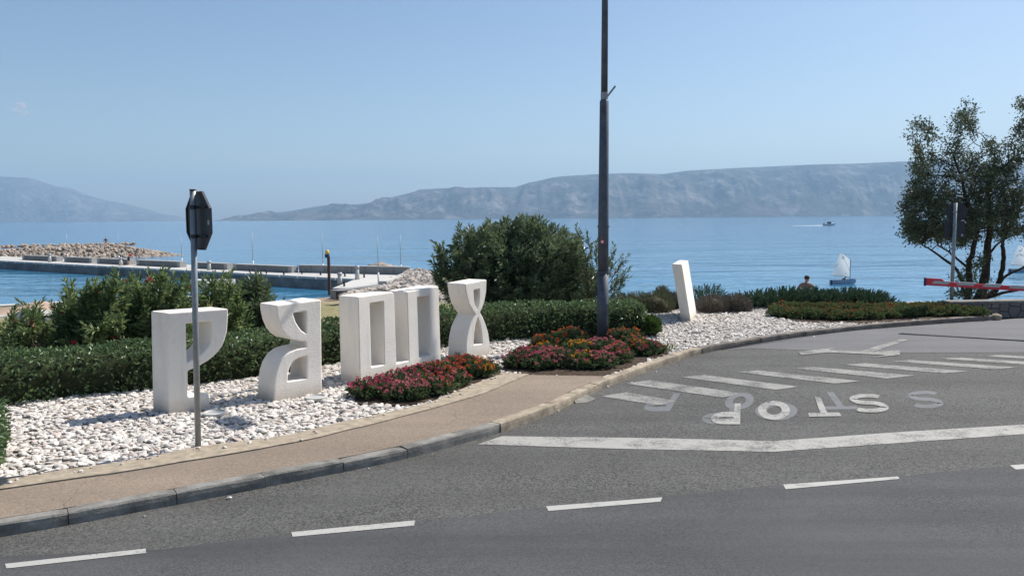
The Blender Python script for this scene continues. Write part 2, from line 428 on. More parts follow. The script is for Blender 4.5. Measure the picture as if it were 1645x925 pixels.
xs = [-14000, -6000, -2000, -400, 0, 400, 2000, 6000, 14000]; ys = [-600, -100, 0, 100, 400, 1500, 5000, 7500, 9800]
V = [(x, y, SEA_Z) for y in ys for x in xs]; n = len(xs)
Fq = [(j*n+i, j*n+i+1, (j+1)*n+i+1, (j+1)*n+i) for j in range(len(ys)-1) for i in range(n-1)]
link('sea', npmesh('sea', V, Fq, MT['sea']), kind='structure')

# ---- terrain
KERB_PX = [(0, 862), (108, 843.5), (290, 809), (430, 782), (555, 757.5), (655, 736), (736, 714.5), (804, 694.5), (888, 663.5), (925, 645), (960, 628.5), (1000, 612), (1058, 590), (1128, 568.5), (1183, 557.5), (1246, 547.5), (1294, 540.5), (1356, 533), (1393, 529.3), (1466, 523.5), (1530, 518.8), (1595, 514.5)]
KH = .11
kerb_pts = [g(x, y, 0).xy for x, y in KERB_PX]
d0 = (kerb_pts[0]-kerb_pts[1]).normalized()
kerb_line = smooth_line([kerb_pts[0]+d0*9, kerb_pts[0]+d0*3]+kerb_pts, 6)
IN_PTS = [(-40, -2), (-16, 3), (-8.2, 11.2), (-5.6, 13.2), (-3, 15.6), (0, 17.6), (2.8, 19.2), (4, 22.3), (10, 22.6), (14, 22.2), (40, 21)]
SH_PTS = [(-90, 40), (-37, 54.5), (-25, 60), (-20, 66), (-10.7, 76), (-4, 80), (-1, 70), (4, 44), (12, 36), (60, 36)]
ZS_PTS = [(-37, -3.3), (-26, -3.5), (-20, -4.15), (-10, -4.2), (60, -4.3)]
def terrain_z(x, y):
    yi = interp(x, IN_PTS); ysh = interp(x, SH_PTS); zs = interp(x, ZS_PTS)
    if y <= yi: return -.06
    if y >= ysh: return zs-min(2.4, (y-ysh)*.35)
    t = (y-yi)/(ysh-yi)
    z = -.06+(zs+.06)*(t**.62)
    z += .12*math.sin(math.pi*t)*noise.noise(Vector((x*.25, y*.25, 0)))
    return z
gx = np.concatenate([[-400, -200, -110], np.arange(-80, 41, 1.6), [70, 140, 400]]); gyv = np.concatenate([[-400, -120, -40, -15, 0, 8], np.arange(10, 92, 1.3)])
V = [(x, y, terrain_z(x, y)) for y in gyv for x in gx]; n = len(gx)
Fq = [(j*n+i, j*n+i+1, (j+1)*n+i+1, (j+1)*n+i) for j in range(len(gyv)-1) for i in range(n-1)]
def terrmat():
    m = Mat('shore_ground', .95, .1).world()
    big = m.noise(.3, 6, .7); fine = m.noise(3, 6, .7)
    sand = m.ramp(fine, [(.3, (.30, .215, .16)), (.7, (.40, .31, .235))])
    grass = m.ramp(fine, [(.3, (.10, .13, .04)), (.6, (.30, .25, .14))])
    sp = m.n.new('ShaderNodeSeparateXYZ'); m.l.new(m.co, sp.inputs[0])
    k = m.math('ADD', sp.outputs[2], m.math('MULTIPLY', big, 1.6))
    kk = m.ramp(m.math('MULTIPLY', m.math('ADD', k, 4.2), .2), [(.24, 0.0), (.34, 1.0)])
    m.color(m.mix(kk, sand, grass)); m.bump(fine, .8, .06); return m.m
MT['terrain'] = terrmat()
link('ground', npmesh('ground', V, Fq, MT['terrain'], True), kind='structure')

# ---- road
rk = [p for p in kerb_line]
end = g(1606, 513.5, 0).xy
wall_line = [end, g(1700, 506.5, 0).xy, g(2300, 470, 0).xy]
road_poly = [(-60, -40), (60, -40), (60, wall_line[-1][1])]+[tuple(p) for p in wall_line[::-1]]+[tuple(p+Vector((0, .03))) for p in rk[::-1]]+[(-60, rk[0][1]-12)]
MB().prism(road_poly, -.05, 0).build('road', MT['old_asphalt'], kind='structure')
def sheet(name, pts, z, mat, **k):
    vs = [(p[0], p[1], z) for p in pts]; n = len(vs)
    A = sum(vs[i][0]*vs[(i+1) % n][1]-vs[(i+1) % n][0]*vs[i][1] for i in range(n))
    if A < 0: vs = vs[::-1]
    return MB().add(vs, [tuple(range(n))]).build(name, mat, **k)
edge_px = [(0, 896), (235, 883), (470, 858), (667, 838), (877, 815), (1063, 799), (1258, 779), (1443, 765), (1625, 749), (1900, 727)]
ed = [g(x, y, 0).xy for x, y in edge_px]; e0 = (ed[0]-ed[1]).normalized(); ed = [ed[0]+e0*30]+ed
ed2 = [p+Vector((random.uniform(-.01, .01), random.uniform(-.03, .03))) for p in resample(ed, .35)]
sheet('smooth_road_lane', [(60, -38), (-58, -38)]+[tuple(p) for p in ed2], .004, MT['new_asphalt'], kind='structure')
pe = [g(x, y, 0).xy for x, y in [(1150, 562.5), (1202, 559.5), (1300, 562.5), (1444, 566.5), (1645, 566), (1900, 563)]]
pk = [p for p in offset_line(kerb_line, 0) if p[1] > pe[0][1] and p[0] > pe[0][0]]
sheet('pale_road_surface', [tuple(p) for p in pe]+[(40, pe[-1][1])]+[(40, wall_line[1][1]-.02)]+[tuple(p-Vector((0, .02))) for p in wall_line[:2][::-1]]+[tuple(p-Vector((0, .015))) for p in pk[::-1]], .004, MT['pale_asphalt'], kind='structure')
MB().prism([tuple(g(x, y, 0).xy) for x, y in [(1443, 536), (1645, 546.5), (1800, 554), (1800, 556), (1645, 548.3), (1443, 537.2)]], .004, .0065).build('road_seam', MT['mortar'], kind='structure')

# ---- road markings
def marking(name, polys, mat, z=.008, label=None):
    mb = MB()
    for p in polys: 
        vs = [(*g(x, y, 0).xy, z) for x, y in p]; n = len(vs)
        A = sum(vs[i][0]*vs[(i+1) % n][1]-vs[(i+1) % n][0]*vs[i][1] for i in range(n))
        if A < 0: vs = vs[::-1]
        mb.add(vs, [tuple(range(n))])
    return mb.build(name, mat, kind='structure', label=label)
marking('edge_line_marking', [[(767, 713.8), (806, 700.7), (1064, 704), (1243, 708.5), (1243, 725.7), (1000, 721)], [(1243, 708.5), (1445, 694), (1645, 682), (1850, 669), (1850, 683), (1645, 697.3), (1445, 711.5), (1243, 725.7)]], MT['white_paint'], .004)
for a, b, c, d in [((8, 906.5), (234, 882), (235, 889), (10, 914)), ((468, 855.5), (667, 836.5), (665, 845), (470, 863)), ((877, 814), (1064, 799.5), (1061, 806.5), (881, 821.5)), ((1258, 779), (1443, 766), (1445, 770), (1262, 786.5)), ((1622, 748), (1800, 735), (1800, 741), (1632, 755)), ((-300, 942), (-140, 922), (-140, 930), (-300, 950))]:
    marking('dash_marking', [[a, b, c, d]], MT['dash_paint'])
def z3(x, y): return (900+x/2.208, 520+y/2.208)
bars = [[(145, 258), (235, 243), (412, 275), (345, 290)], [(235, 213), (318, 200), (645, 247), (575, 263)], [(430, 190), (510, 182), (850, 224), (765, 235)], [(628, 172), (700, 166), (1065, 204), (975, 213)],
        [(830, 159), (890, 153), (1258, 184), (1160, 195)], [(1000, 146), (1080, 140), (1445, 169), (1360, 176)], [(1175, 134), (1240, 129), (1620, 155), (1540, 162)], [(1345, 124), (1410, 120), (1790, 144), (1715, 150)], [(1505, 115), (1560, 111), (1930, 133), (1870, 138)]]
for b in bars: marking('crosswalk_bar', [[z3(*p) for p in b]], MT['zebra_paint'], .006)
def z4(x, y): return (1040+x/2.719, 500+y/2.719)
marking('arrow_marking', [[z4(*p) for p in q] for q in ([(658, 178), (825, 160), (790, 170), (925, 177), (1010, 178), (1102, 172), (1103, 192), (980, 204), (1040, 192), (930, 187), (790, 181), (672, 193)], [(925, 176.5), (1110, 122), (1145, 125), (985, 177.8)])], MT['zebra_paint'], .010)
# letters painted on the road, built from strokes in a local frame (u to the photo's right, v away from the camera)
def road_glyph(name, ch, corners, mat, z, th, label):
    """corners: near-left, near-right, far-right, far-left of the glyph's box in the photograph; the glyph stands upside down"""
    A, B, C, D = [g(x, y, 0).xy for x, y in corners]
    def P(u, v):
        u = 1-u; v = 1-v          # turned half round: drivers read it from beyond
        return (A*(1-u)*(1-v)+B*u*(1-v)+C*u*v+D*(1-u)*v)
    mb = MB(); t = th
    def stroke(pts, closed=False):
        n = len(pts); L = []; Rr = []
        for i, p in enumerate(pts):
            a = pts[i-1] if (i > 0 or closed) else p; b = pts[(i+1) % n] if (i < n-1 or closed) else p
            d = Vector((b[0]-a[0], b[1]-a[1])).normalized(); nn = Vector((-d.y*t[0], d.x*t[1]))
            L.append(Vector(p)+nn); Rr.append(Vector(p)-nn)
        m_ = n if closed else n-1
        vs = [(*P(*q), z) for q in L+Rr]
        mb.add(vs, [((i, (i+1) % n, n+(i+1) % n, n+i)) for i in range(m_)])
    hx, hy = t[0], t[1]
    def arc(cx, cy, rx, ry, a0, a1, n=12): return [(cx+rx*math.cos(R(a0+(a1-a0)*k/n)), cy+ry*math.sin(R(a0+(a1-a0)*k/n))) for k in range(n+1)]
    if ch == 'T': stroke([(0, 1-hy), (1, 1-hy)]); stroke([(.5, 1-2*hy), (.5, 0)])
    if ch == 'P': stroke([(hx, 0), (hx, 1)]); stroke([(2*hx, 1-hy), (.55, 1-hy)]+arc(.55, .72, .45-hx, .28-hy, 90, -90)+[(.55, .44+hy), (2*hx, .44+hy)])
    if ch == 'O': stroke([p for p in arc(.5, .5, .5-hx, .5-hy, 0, 360, 28)][:-1], True)
    if ch == 'S': stroke(arc(.5, .73, .5-hx, .27-hy, 25, 180, 9)+arc(.5, .73, .5-hx, .23, 180, 262, 5)+arc(.5, .27, .5-hx, .23, 82, 0, 5)+arc(.5, .27, .5-hx, .27-hy, 0, -155, 9))
    o = mb.build(name, mat, kind='structure', label=label)
    for p in o.data.polygons:
        pass
    bm = bmesh.new(); bm.from_mesh(o.data)
    bm.normal_update()
    for f in bm.faces:
        if f.normal.z < 0: f.normal_flip()
    bm.to_mesh(o.data); bm.free()
TH = (.115, .12)
road_glyph('painted_letter', 'P', [z3(530, 358), z3(638, 358), z3(640, 283), z3(545, 283)], MT['letter_paint'], .0085, TH, 'white painted letter P of STOP, upside down on the road')
road_glyph('painted_letter', 'O', [z3(702, 344), z3(818, 342), z3(812, 274), z3(700, 276)], MT['letter_paint'], .0085, (.13, .13), 'white painted letter O of STOP, upside down on the road')
road_glyph('painted_letter', 'T', [z3(882, 331), z3(998, 329), z3(955, 259), z3(868, 261)], MT['letter_paint'], .0085, (.115, .085), 'white painted letter T of STOP, upside down on the road')
road_glyph('painted_letter', 'S', [z3(1042, 318), z3(1175, 316), z3(1140, 248), z3(1020, 252)], MT['letter_paint'], .0085, (.10, .10), 'white painted letter S of STOP, upside down on the road')
road_glyph('faded_letter', 'P', [z3(285, 312), z3(388, 310), z3(425, 246), z3(330, 246)], MT['ghost_paint'], .003, TH, 'faded grey letter P left of the white P')
road_glyph('faded_letter', 'O', [z3(570, 306), z3(680, 306), z3(692, 243), z3(600, 245)], MT['ghost_paint'], .0045, (.14, .13), 'faded grey letter O behind the white P')
road_glyph('faded_letter', 'O', [z3(695, 346), z3(845, 342), z3(838, 276), z3(688, 280)], MT['ghost_paint'], .0035, (.14, .14), 'faded grey letter O under the white O')
road_glyph('faded_letter', 'P', [z3(498, 356), z3(625, 358), z3(628, 288), z3(510, 288)], MT['ghost_paint'], .0025, TH, 'faded grey letter P under the white P')
road_glyph('faded_letter', 'T', [z3(945, 304), z3(1060, 303), z3(1012, 242), z3(900, 243)], MT['ghost_paint'], .0028, (.115, .085), 'faded grey letter T beside the white T')
road_glyph('faded_letter', 'S', [z3(1245, 301), z3(1365, 299), z3(1345, 237), z3(1228, 239)], MT['ghost_paint'], .003, (.10, .10), 'faded grey letter S to the right of the white S')

# ---- kerb: every stone a piece
kroot = empty('kerb', (0, 0, 0), kind='structure')
jx = [g(x, y, 0).xy for x, y in [(108, 843.5), (290, 809), (430, 782), (555, 757.5), (655, 736), (736, 714.5), (804, 694.5), (888, 663.5), (925, 645), (960, 628.5), (1000, 612), (1058, 590), (1088, 580), (1128, 568.5), (1165, 561), (1183, 557.5), (1221, 551), (1246, 547.5), (1268, 544), (1294, 540.5), (1322, 537), (1356, 533), (1379, 530.5), (1393, 529.3), (1430, 526), (1466, 523.5), (1500, 521), (1530, 518.8), (1595, 514.5)]]
dense = resample(kerb_line, .06); dl = [0]
for a, b in zip(dense, dense[1:]): dl.append(dl[-1]+(b-a).length)
def arcpos(p): i = min(range(len(dense)), key=lambda k: (dense[k]-p).length); return dl[i]
first = arcpos(jx[0]); cuts = [max(.02, first-k*.95) for k in range(int(first/.95), 0, -1)]+[arcpos(p) for p in jx]
def at_arc(s):
    i = int(np.searchsorted(dl, s)); i = min(max(i, 1), len(dl)-1); t = (s-dl[i-1])/(dl[i]-dl[i-1]); return dense[i-1].lerp(dense[i], t), (dense[i]-dense[i-1]).normalized()
def kerb_stone(s0, s1, mat, w=.145):
    mb = MB(); s0 += .003; s1 -= .003; nseg = max(2, int((s1-s0)/.09)); secs = []; h = KH+random.uniform(-.006, .006); sh = random.uniform(-.008, .008)
    for k in range(nseg+1):
        p, t = at_arc(s0+(s1-s0)*k/nseg); nn = Vector((-t.y, t.x))
        e = .02 if k in (0, nseg) else 0
        j1 = random.uniform(0, .009); j2 = random.uniform(-.004, .004)
        prof = [(sh, -.12), (sh+j2*.4, h*.5), (sh+.002+j1*.5, h-.012-j1), (sh+.012+j1, h-e*.5), (w-.01, h-e*.5), (w, h-.012), (w, -.12)]
        secs.append([(p.x+nn.x*a, p.y+nn.y*a, z) for a, z in prof])
    vs = [v for s_ in secs for v in s_]; m_ = 7
    fs = [(i*m_+k, (i+1)*m_+k, (i+1)*m_+k+1, i*m_+k+1) for i in range(nseg) for k in range(m_-1)]
    fs += [tuple(range(m_)), tuple(nseg*m_+k for k in range(m_))[::-1]]
    mb.add(vs, fs); mb.build('kerb_stone', mat, kroot)
for a, b in zip([.02]+cuts, cuts):
    if b-a < .08: continue
    mid = at_arc((a+b)/2)[0]
    mat = MT['kerb'] if mid.x < g(804, 694, 0).x else (MT['kerb_tan'] if mid.x < g(1128, 568, 0).x else MT['kerb_brown'])
    kerb_stone(a, b, mat)
# rough mortar lump where the kerb ends at the wall, and the cement apron in the gutter
rv, rf = blobs(np.array([[*(g(1600, 513.6, 0).xy), .05]]), np.array([[.17, .12, .11]]), ICO2, jitter=.06)
link('kerb_end', npmesh('kerb_end', rv, rf, MT['kerb_tan']), kroot)
cp = g(926, 645, 0)
MB().add([tuple(g(x, y, 0).xy)+(zz,) for x, y, zz in [(921, 644, .05), (930, 634, .055), (957, 641, .006), (944, 647, .005), (925, 648, .006)]], [(0, 4, 3, 2, 1)]).build('gutter_patch', MT['kerb'], kroot)

# ---- pavement and edging strip
kb = offset_line(kerb_line, .143)
pav_end = g(968, 603.5, KH).xy
crack_px = [(0, 786.5), (200, 757), (450, 715), (540, 695.5), (668, 663), (770, 634), (812, 617), (850, 601)]
outer_px = [(31, 764.5), (215, 738.5), (317, 718), (450, 700.5), (540, 680), (683, 648), (749, 622), (810, 599)]
crack = [g(x, y, KH).xy for x, y in crack_px]; outer = [g(x, y, KH).xy for x, y in outer_px]
dc = (crack[0]-crack[1]).normalized(); crack = [crack[0]+dc*9]+crack
outer = [crack[0]+Vector((-.1, .42)), crack[1]+Vector((-.12, .36))]+outer
crack = smooth_line(crack, 6); outer = smooth_line(outer, 6)
kbl = [p for p in kb if p.x < pav_end.x]
pj = [p+Vector((random.uniform(-.006, .006), random.uniform(-.012, .012))) for p in crack]
MB().prism([tuple(p) for p in kbl]+[tuple(pav_end), tuple(crack[-1]+Vector((.02, -.02)))]+[tuple(p-Vector((0, .012))) for p in pj[::-1]], -.05, KH-.004).build('pavement', MT['pave'], kind='structure')
MB().prism([tuple(p+Vector((0, .008))) for p in pj]+[tuple(p) for p in outer[::-1]], -.05, KH+.006).build('pavement_edging', MT['edging'], kind='structure')

# ---- planted bed: base sheet, pebbles, soil
kbr = [p for p in kb if p.x >= pav_end.x]
bed_poly = [tuple(p) for p in outer]+[tuple(crack[-1]), tuple(pav_end)]+[tuple(p) for p in kbr]+[tuple(wall_line[0]+Vector((-.1, .1))), (12.4, 22.0), (4, 22.3), (2.8, 19.2), (0, 17.6), (-3, 15.6), (-5.6, 13.2), (-8.2, 11.2), (-16, 5)]
MB().prism(bed_poly, -.3, .075).build('gravel_bed', MT['gravel_base'], kind='structure')
def wp(lst, z=.1): return [tuple(g(x, y, z).xy) for x, y in lst]
soil1 = wp([(568, 640), (575, 648), (640, 650), (684, 646), (748, 621), (806, 599.5), (800, 588), (740, 588), (640, 604), (590, 620)])
soil2 = wp([(808, 594), (850, 601), (966, 604), (1000, 594), (1040, 579), (1078, 565), (1060, 548), (1000, 538), (920, 540), (870, 552), (850, 565), (812, 582)])
soil3 = wp([(1236, 500), (1240, 509), (1290, 517), (1385, 519), (1466, 514), (1560, 508), (1590, 505), (1575, 488), (1240, 489)])
for s_ in (soil1, soil2, soil3): MB().prism(s_, .05, .10).build('flower_bed_soil', MT['soil'], kind='structure')
def pebble_field():
    N = 190000
    P = np.stack([RNG.uniform(-9.5, 13, N), RNG.uniform(4.5, 22.3, N)], 1)
    ok = inside(P, bed_poly)
    for s_ in (soil1, soil2, soil3): ok &= ~inside(P, s_)
    P = P[ok]
    # visible wedge only, and in front of the hedge line
    ok = (np.abs(P[:, 0]) < P[:, 1]*.70+.8) & (P[:, 1] < np.interp(P[:, 0], [-8.2, -5.6, -3, 0, 2.8, 3.2, 13], [10.4, 12.5, 14.9, 17.0, 18.2, 22, 22]))
    P = P[ok]; d = P[:, 1]
    keep = RNG.uniform(size=len(P)) < np.clip(1.25-d/32, .5, 1)
    P = P[keep]; n = len(P)
    s = RNG.lognormal(math.log(.0225), .32, n); s = np.clip(s, .013, .062)
    S = np.stack([s*RNG.uniform(1.0, 1.8, n), s, s*RNG.uniform(.35, .62, n)], 1)
    C = np.stack([P[:, 0], P[:, 1], .072+S[:, 2]*.6+RNG.uniform(0, .014, n)], 1)
    st = []
    for q in range(62):
        if q < 50:
            i = random.randrange(len(outer)-1); p = outer[i].lerp(outer[i+1], random.random())+Vector((random.gauss(.02, .05), -abs(random.gauss(0, .16)))); st.append((p.x, p.y, KH+.012))
        else:
            p, t = at_arc(random.uniform(8, 24)); p = p+Vector((t.y, -t.x))*abs(random.gauss(.05, .12)); st.append((p.x, p.y, .008))
    st = np.array(st); ss = RNG.uniform(.006, .022, len(st)); C = np.concatenate([C, st]); S = np.concatenate([S, np.stack([ss*1.2, ss, ss*.7], 1)]); P = np.concatenate([P, st[:, :2]])
    nr = P[:, 1] < 11.5
    parts = []
    parts.append(blobs(C[nr], S[nr], ICO2, jitter=.085)); parts.append(blobs(C[~nr], S[~nr], ICO1, jitter=.16))
    V, F = merge(parts); print('pebbles', n, nr.sum())
    link('gravel', npmesh('gravel', V, F, MT['pebble'], False), label='loose white and cream pebbles covering the bed round the letters', cat='gravel', kind='stuff')
pebble_field()

# ---- far mountains
def mtmat(name, a, b):
    m = Mat(name, .95, .05).world()
    n1 = m.noise(.0022, 8, .65); n2 = m.noise(.009, 7, .7)
    c = m.ramp(n1, [(.35, a), (.65, b)])
    c = m.mix(m.ramp(n2, [(.45, 0.0), (.65, .7)]), c, tuple(x*.45 for x in a))
    n3 = m.noise(1, 7, .7, m.mapping((.006, .006, .0018)))
    c = m.mix(m.ramp(n3, [(.52, 0.0), (.64, .8)]), c, (.30, .275, .24))
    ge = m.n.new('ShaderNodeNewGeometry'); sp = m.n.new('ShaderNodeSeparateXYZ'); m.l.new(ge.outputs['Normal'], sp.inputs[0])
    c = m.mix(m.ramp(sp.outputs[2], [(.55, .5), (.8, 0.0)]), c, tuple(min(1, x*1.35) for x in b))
    m.color(c); m.bump(n2, 1.0, 60); return m.m
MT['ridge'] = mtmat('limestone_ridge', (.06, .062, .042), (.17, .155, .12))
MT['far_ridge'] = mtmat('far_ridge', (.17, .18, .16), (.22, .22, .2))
def mountain(name, prof, Y0, depth, cols, rows, amp, mat, seed):
    pxs = np.linspace(prof[0][0], prof[-1][0], cols); V = []
    for j in range(rows):
        t = j/(rows-1)
        for i, px in enumerate(pxs):
            py = interp(px, prof); x = (px-822.5)/FPX
            hor = 355.9-px*.0079+.6
            H = max(0, (hor-py))/FPX*(Y0+depth*.55)
            Y = Y0+depth*t
            if t < .55: f = (t/.55); f = 1-(1-f)**1.7
            else: f = math.cos((t-.55)/.45*math.pi/2)
            X = x*(Y0+depth*.55); q = Vector((X/420+seed, t*2.2, seed)); gul = noise.ridged_multi_fractal(Vector((X/310+seed, t*1.1, seed)), .9, 2.1, 5, 1.0, 2.0)-1.1
            nz = noise.fractal(q*2.1, .8, 2.0, 5)
            edge = math.sin(math.pi*min(1, max(0, f)))
            z = H*f+(gul*amp*.9+nz*amp*.7)*edge*min(1, H/80)*(1 if t < .55 else .3)
            shore = 120*noise.noise(Vector((X/500, 3.3, seed)))
            V.append((X*(Y/(Y0+depth*.55))**.6, Y+shore*(1-t), SEA_Z-1+max(0, z+1.5) if f > 0 else SEA_Z-2))
    Fq = [(j*cols+i, j*cols+i+1, (j+1)*cols+i+1, (j+1)*cols+i) for j in range(rows-1) for i in range(cols-1)]
    return link(name, npmesh(name, V, Fq, mat, True), kind='structure')
ridge_prof = [(374, 353), (390, 348), (407, 344.5), (435, 341), (461, 339.5), (490, 335), (516, 330.5), (547, 326.5), (567, 329), (602, 325), (625, 319), (649, 312.5), (675, 306), (696, 303), (720, 302), (735, 299.5), (752, 301.5), (774, 300.5), (829, 300.5), (850, 294), (868, 290), (890, 285), (907, 283), (960, 280), (1008, 279), (1063, 280), (1085, 277), (1102, 274.5), (1172, 271), (1242, 267.5), (1310, 265), (1375, 263), (1410, 261), (1450, 259.5), (1520, 261), (1600, 266), (1700, 265), (1900, 255), (2200, 262), (2500, 290), (2700, 330)]
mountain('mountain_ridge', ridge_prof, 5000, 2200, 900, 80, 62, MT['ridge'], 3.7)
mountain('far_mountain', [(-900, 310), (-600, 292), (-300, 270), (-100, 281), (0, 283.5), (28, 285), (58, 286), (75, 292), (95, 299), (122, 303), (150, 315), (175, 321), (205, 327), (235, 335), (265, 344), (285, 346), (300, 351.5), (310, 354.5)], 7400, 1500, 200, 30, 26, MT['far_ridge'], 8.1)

# ================================================================== LETTERS
def plane_letter(name, bl, br, outline, holes, thick, label, zg=.10, rnd=.018, skew=0.0):
    """upright letter: bl, br = ground pixels of the front face's lower corners; outline and holes measured in the photograph, turned into metres on that plane"""
    A = g(*bl, zg); B = g(*br, zg); u = (B-A).normalized(); nrm = Vector((u.y, -u.x, 0))
    def uv(px, py):
        d = F_ + R_*((px-822.5)/FPX) + U_*(-(py-462.5)/FPX)
        t = (A-cam.matrix_world.translation).dot(nrm)/d.dot(nrm); P = cam.matrix_world.translation+d*t
        return ((P-A).dot(u), P.z-zg)
    cu = bpy.data.curves.new(name, 'CURVE'); cu.dimensions = '2D'; cu.fill_mode = 'BOTH'
    def spl(pts):
        s = cu.splines.new('POLY'); s.points.add(len(pts)-1); s.use_cyclic_u = True
        for p, (x, y) in zip(s.points, pts): p.co = (x, y, 0, 1)
    def crn(pts, r=.022):
        out = []
        n = len(pts)
        for i in range(n):
            p = Vector(pts[i]); a = Vector(pts[i-1]); b = Vector(pts[(i+1) % n])
            da = (a-p); db = (b-p)
            if da.length < 1e-4 or db.length < 1e-4: continue
            ang = da.angle(db)
            if ang < R(140) and da.length > 2.2*r and db.length > 2.2*r:
                p1 = p+da.normalized()*r; p2 = p+db.normalized()*r; out += [tuple(p1), tuple((p1+p2+2*p)/4), tuple(p2)]
            else: out.append(tuple(p))
        return out
    o_uv = [uv(*p) if isinstance(p[0], (int, float)) else p for p in outline]
    o_uv = [(x, max(-.0, y)) if y > .06 else (x, -.12) for x, y in o_uv]
    spl(crn(o_uv))
    for h in holes: spl(crn([uv(*p) for p in h], .012))
    cu.extrude = thick/2-rnd; cu.bevel_depth = rnd; cu.bevel_resolution = 2; cu.offset = -rnd
    tmp = bpy.data.objects.new('tmp', cu); COL.objects.link(tmp)
    me = bpy.data.meshes.new_from_object(tmp.evaluated_get(bpy.context.evaluated_depsgraph_get())); bpy.data.objects.remove(tmp)
    me.name = name; me.materials.clear(); me.materials.append(MT['stucco'])
    # local frame: x along the letter, y up -> rotate so that it stands
    Mx = Matrix(((1, 0, 0, 0), (0, 0, -1, 0), (0, 1, 0, 0), (0, 0, 0, 1)))
    me.transform(Matrix.Translation((0, thick/2, 0)) @ Mx)
    for v in me.vertices: v.co.x += skew*v.co.y/thick
    for p in me.polygons: p.use_smooth = True
    me.set_sharp_from_angle(angle=R(32))
    ob = link(name, me, label=label, cat='letter', group='standing stucco letters in the gravel')
    wm = ob.modifiers.new('weighted', 'WEIGHTED_NORMAL'); wm.keep_sharp = True
    ob.location = A; ob.rotation_euler.z = math.atan2(u.y, u.x)
    return ob
def z2(x, y): return (380+x/3.855, 420+y/3.855)
bpy.context.view_layer.update()
Pz = lambda x, y: (230+x/4.627, 480+y/4.627)
L1 = plane_letter('letter_sculpture', (271, 664), (337, 655),
    [Pz(190, 860), Pz(178, 104), Pz(632, 72), Pz(634, 130), Pz(626, 240), Pz(610, 300), Pz(590, 350), Pz(560, 393), Pz(520, 433), Pz(480, 462), Pz(430, 492), Pz(380, 515), Pz(334, 535), Pz(337, 728), Pz(492, 703), Pz(495, 815)],
    [[Pz(320, 185), Pz(508, 165), Pz(509, 290), Pz(498, 335), Pz(475, 370), Pz(440, 405), Pz(400, 433), Pz(328, 472)]], .37,
    'leftmost white letter, P-shaped with a foot, standing behind the stop sign post', skew=-.12)
L2 = plane_letter('letter_sculpture', (439.7, 644.4), (517.5, 630),
    [z2(228, 868), z2(236, 750), z2(245, 690), z2(262, 640), z2(290, 592), z2(330, 560), z2(380, 541), z2(434, 531), z2(434, 495), z2(395, 494), z2(345, 483), z2(310, 460), z2(283, 425), z2(262, 375), z2(250, 320), z2(245, 270), z2(524, 236), z2(530, 812)],
    [[z2(352, 320), z2(432, 309), z2(434, 446), z2(405, 428), z2(383, 400), z2(366, 370), z2(356, 340)], [z2(436, 583), z2(436, 724), z2(318, 742), z2(321, 690), z2(333, 650), z2(352, 620), z2(385, 598)]], .45,
    'second white letter from the left, like a mirrored R with two rounded lobes')
L3 = plane_letter('letter_sculpture', (578.4, 615.8), (709, 583.4),
    [z2(765, 757), z2(752, 218), z2(955, 189), z2(966, 190), z2(974, 196), z2(978, 210), z2(992, 632), z2(1068, 613), z2(1055, 186), z2(1252, 152), z2(1268, 632)],
    [[z2(826, 262), z2(910, 249), z2(916, 638), z2(838, 654)], [z2(1120, 222), z2(1195, 213), z2(1204, 582), z2(1132, 598)]], .40,
    'widest white letter, two tall frames joined at the foot, third from the left')
L4 = plane_letter('letter_sculpture', (749.6, 578), (787, 569),
    [z2(1422, 613), z2(1422, 520), z2(1428, 465), z2(1442, 405), z2(1460, 365), z2(1481, 328), z2(1462, 303), z2(1440, 262), z2(1424, 205), z2(1415, 137), z2(1550, 112), z2(1547, 190), z2(1536, 250), z2(1522, 290), z2(1509, 314), z2(1527, 345), z2(1545, 390), z2(1560, 440), z2(1568, 500), z2(1572, 578)],
    [[z2(1469, 180), z2(1505, 172), z2(1505, 225), z2(1500, 262), z2(1492, 297), z2(1480, 275), z2(1473, 240)], [z2(1470, 516), z2(1524, 508), z2(1519, 440), z2(1509, 390), z2(1495, 347), z2(1483, 385), z2(1474, 440)]], .40,
    'white hourglass-shaped letter with two narrow openings, fourth from the left')
# fifth letter seen nearly edge on: a leaning slab
A = g(1094, 514.5, .1); B = g(1110, 516.5, .1); C_ = g(1119, 503, .1); D_ = A+(C_-B)
top = Vector((-.215, .045, 1.31)); low = Vector((0, 0, -.25))-top*.0
mb = MB(); base = [A, B, C_, D_]
for p in base: pass
mb.add([p-A+Vector((.215*.18, -.045*.18, -.24)) for p in base]+[p-A+top for p in base], [(3, 2, 1, 0), (4, 5, 6, 7), (0, 1, 5, 4), (1, 2, 6, 5), (2, 3, 7, 6), (3, 0, 4, 7)])
o = mb.build('letter_sculpture', MT['stucco'], loc=A, label='white leaning slab letter standing alone on the gravel right of the lamp post', cat='letter', group='standing stucco letters in the gravel'); bevel(o, .02, 3)
# in-ground spotlights among the pebbles
for i, (px, py, lab) in enumerate([(346, 665, 'round in-ground spotlight among pebbles beside the leftmost letter'), (508, 640, 'round in-ground spotlight among pebbles before the second letter')]):
    p = g(px, py, .1); r = empty('ground_spotlight', p, label=lab, cat='spotlight', group='in-ground spotlights')
    mb = MB(); n = 24
    for rr, z in ((.15, 0), (.15, .03), (.115, .036), (.105, .02)):
        mb.v += [(rr*math.cos(2*math.pi*k/n), rr*math.sin(2*math.pi*k/n), z) for k in range(n)]
    for q in range(3):
        for k in range(n): mb.f.append((q*n+k, q*n+(k+1) % n, (q+1)*n+(k+1) % n, (q+1)*n+k)); mb.m.append(0)
    mb.build('rim', MT['concrete'], r); MB().tube([(0, 0, 0), (0, 0, .022)], .107, 24).build('lens', MT['grey_reflect'], r)

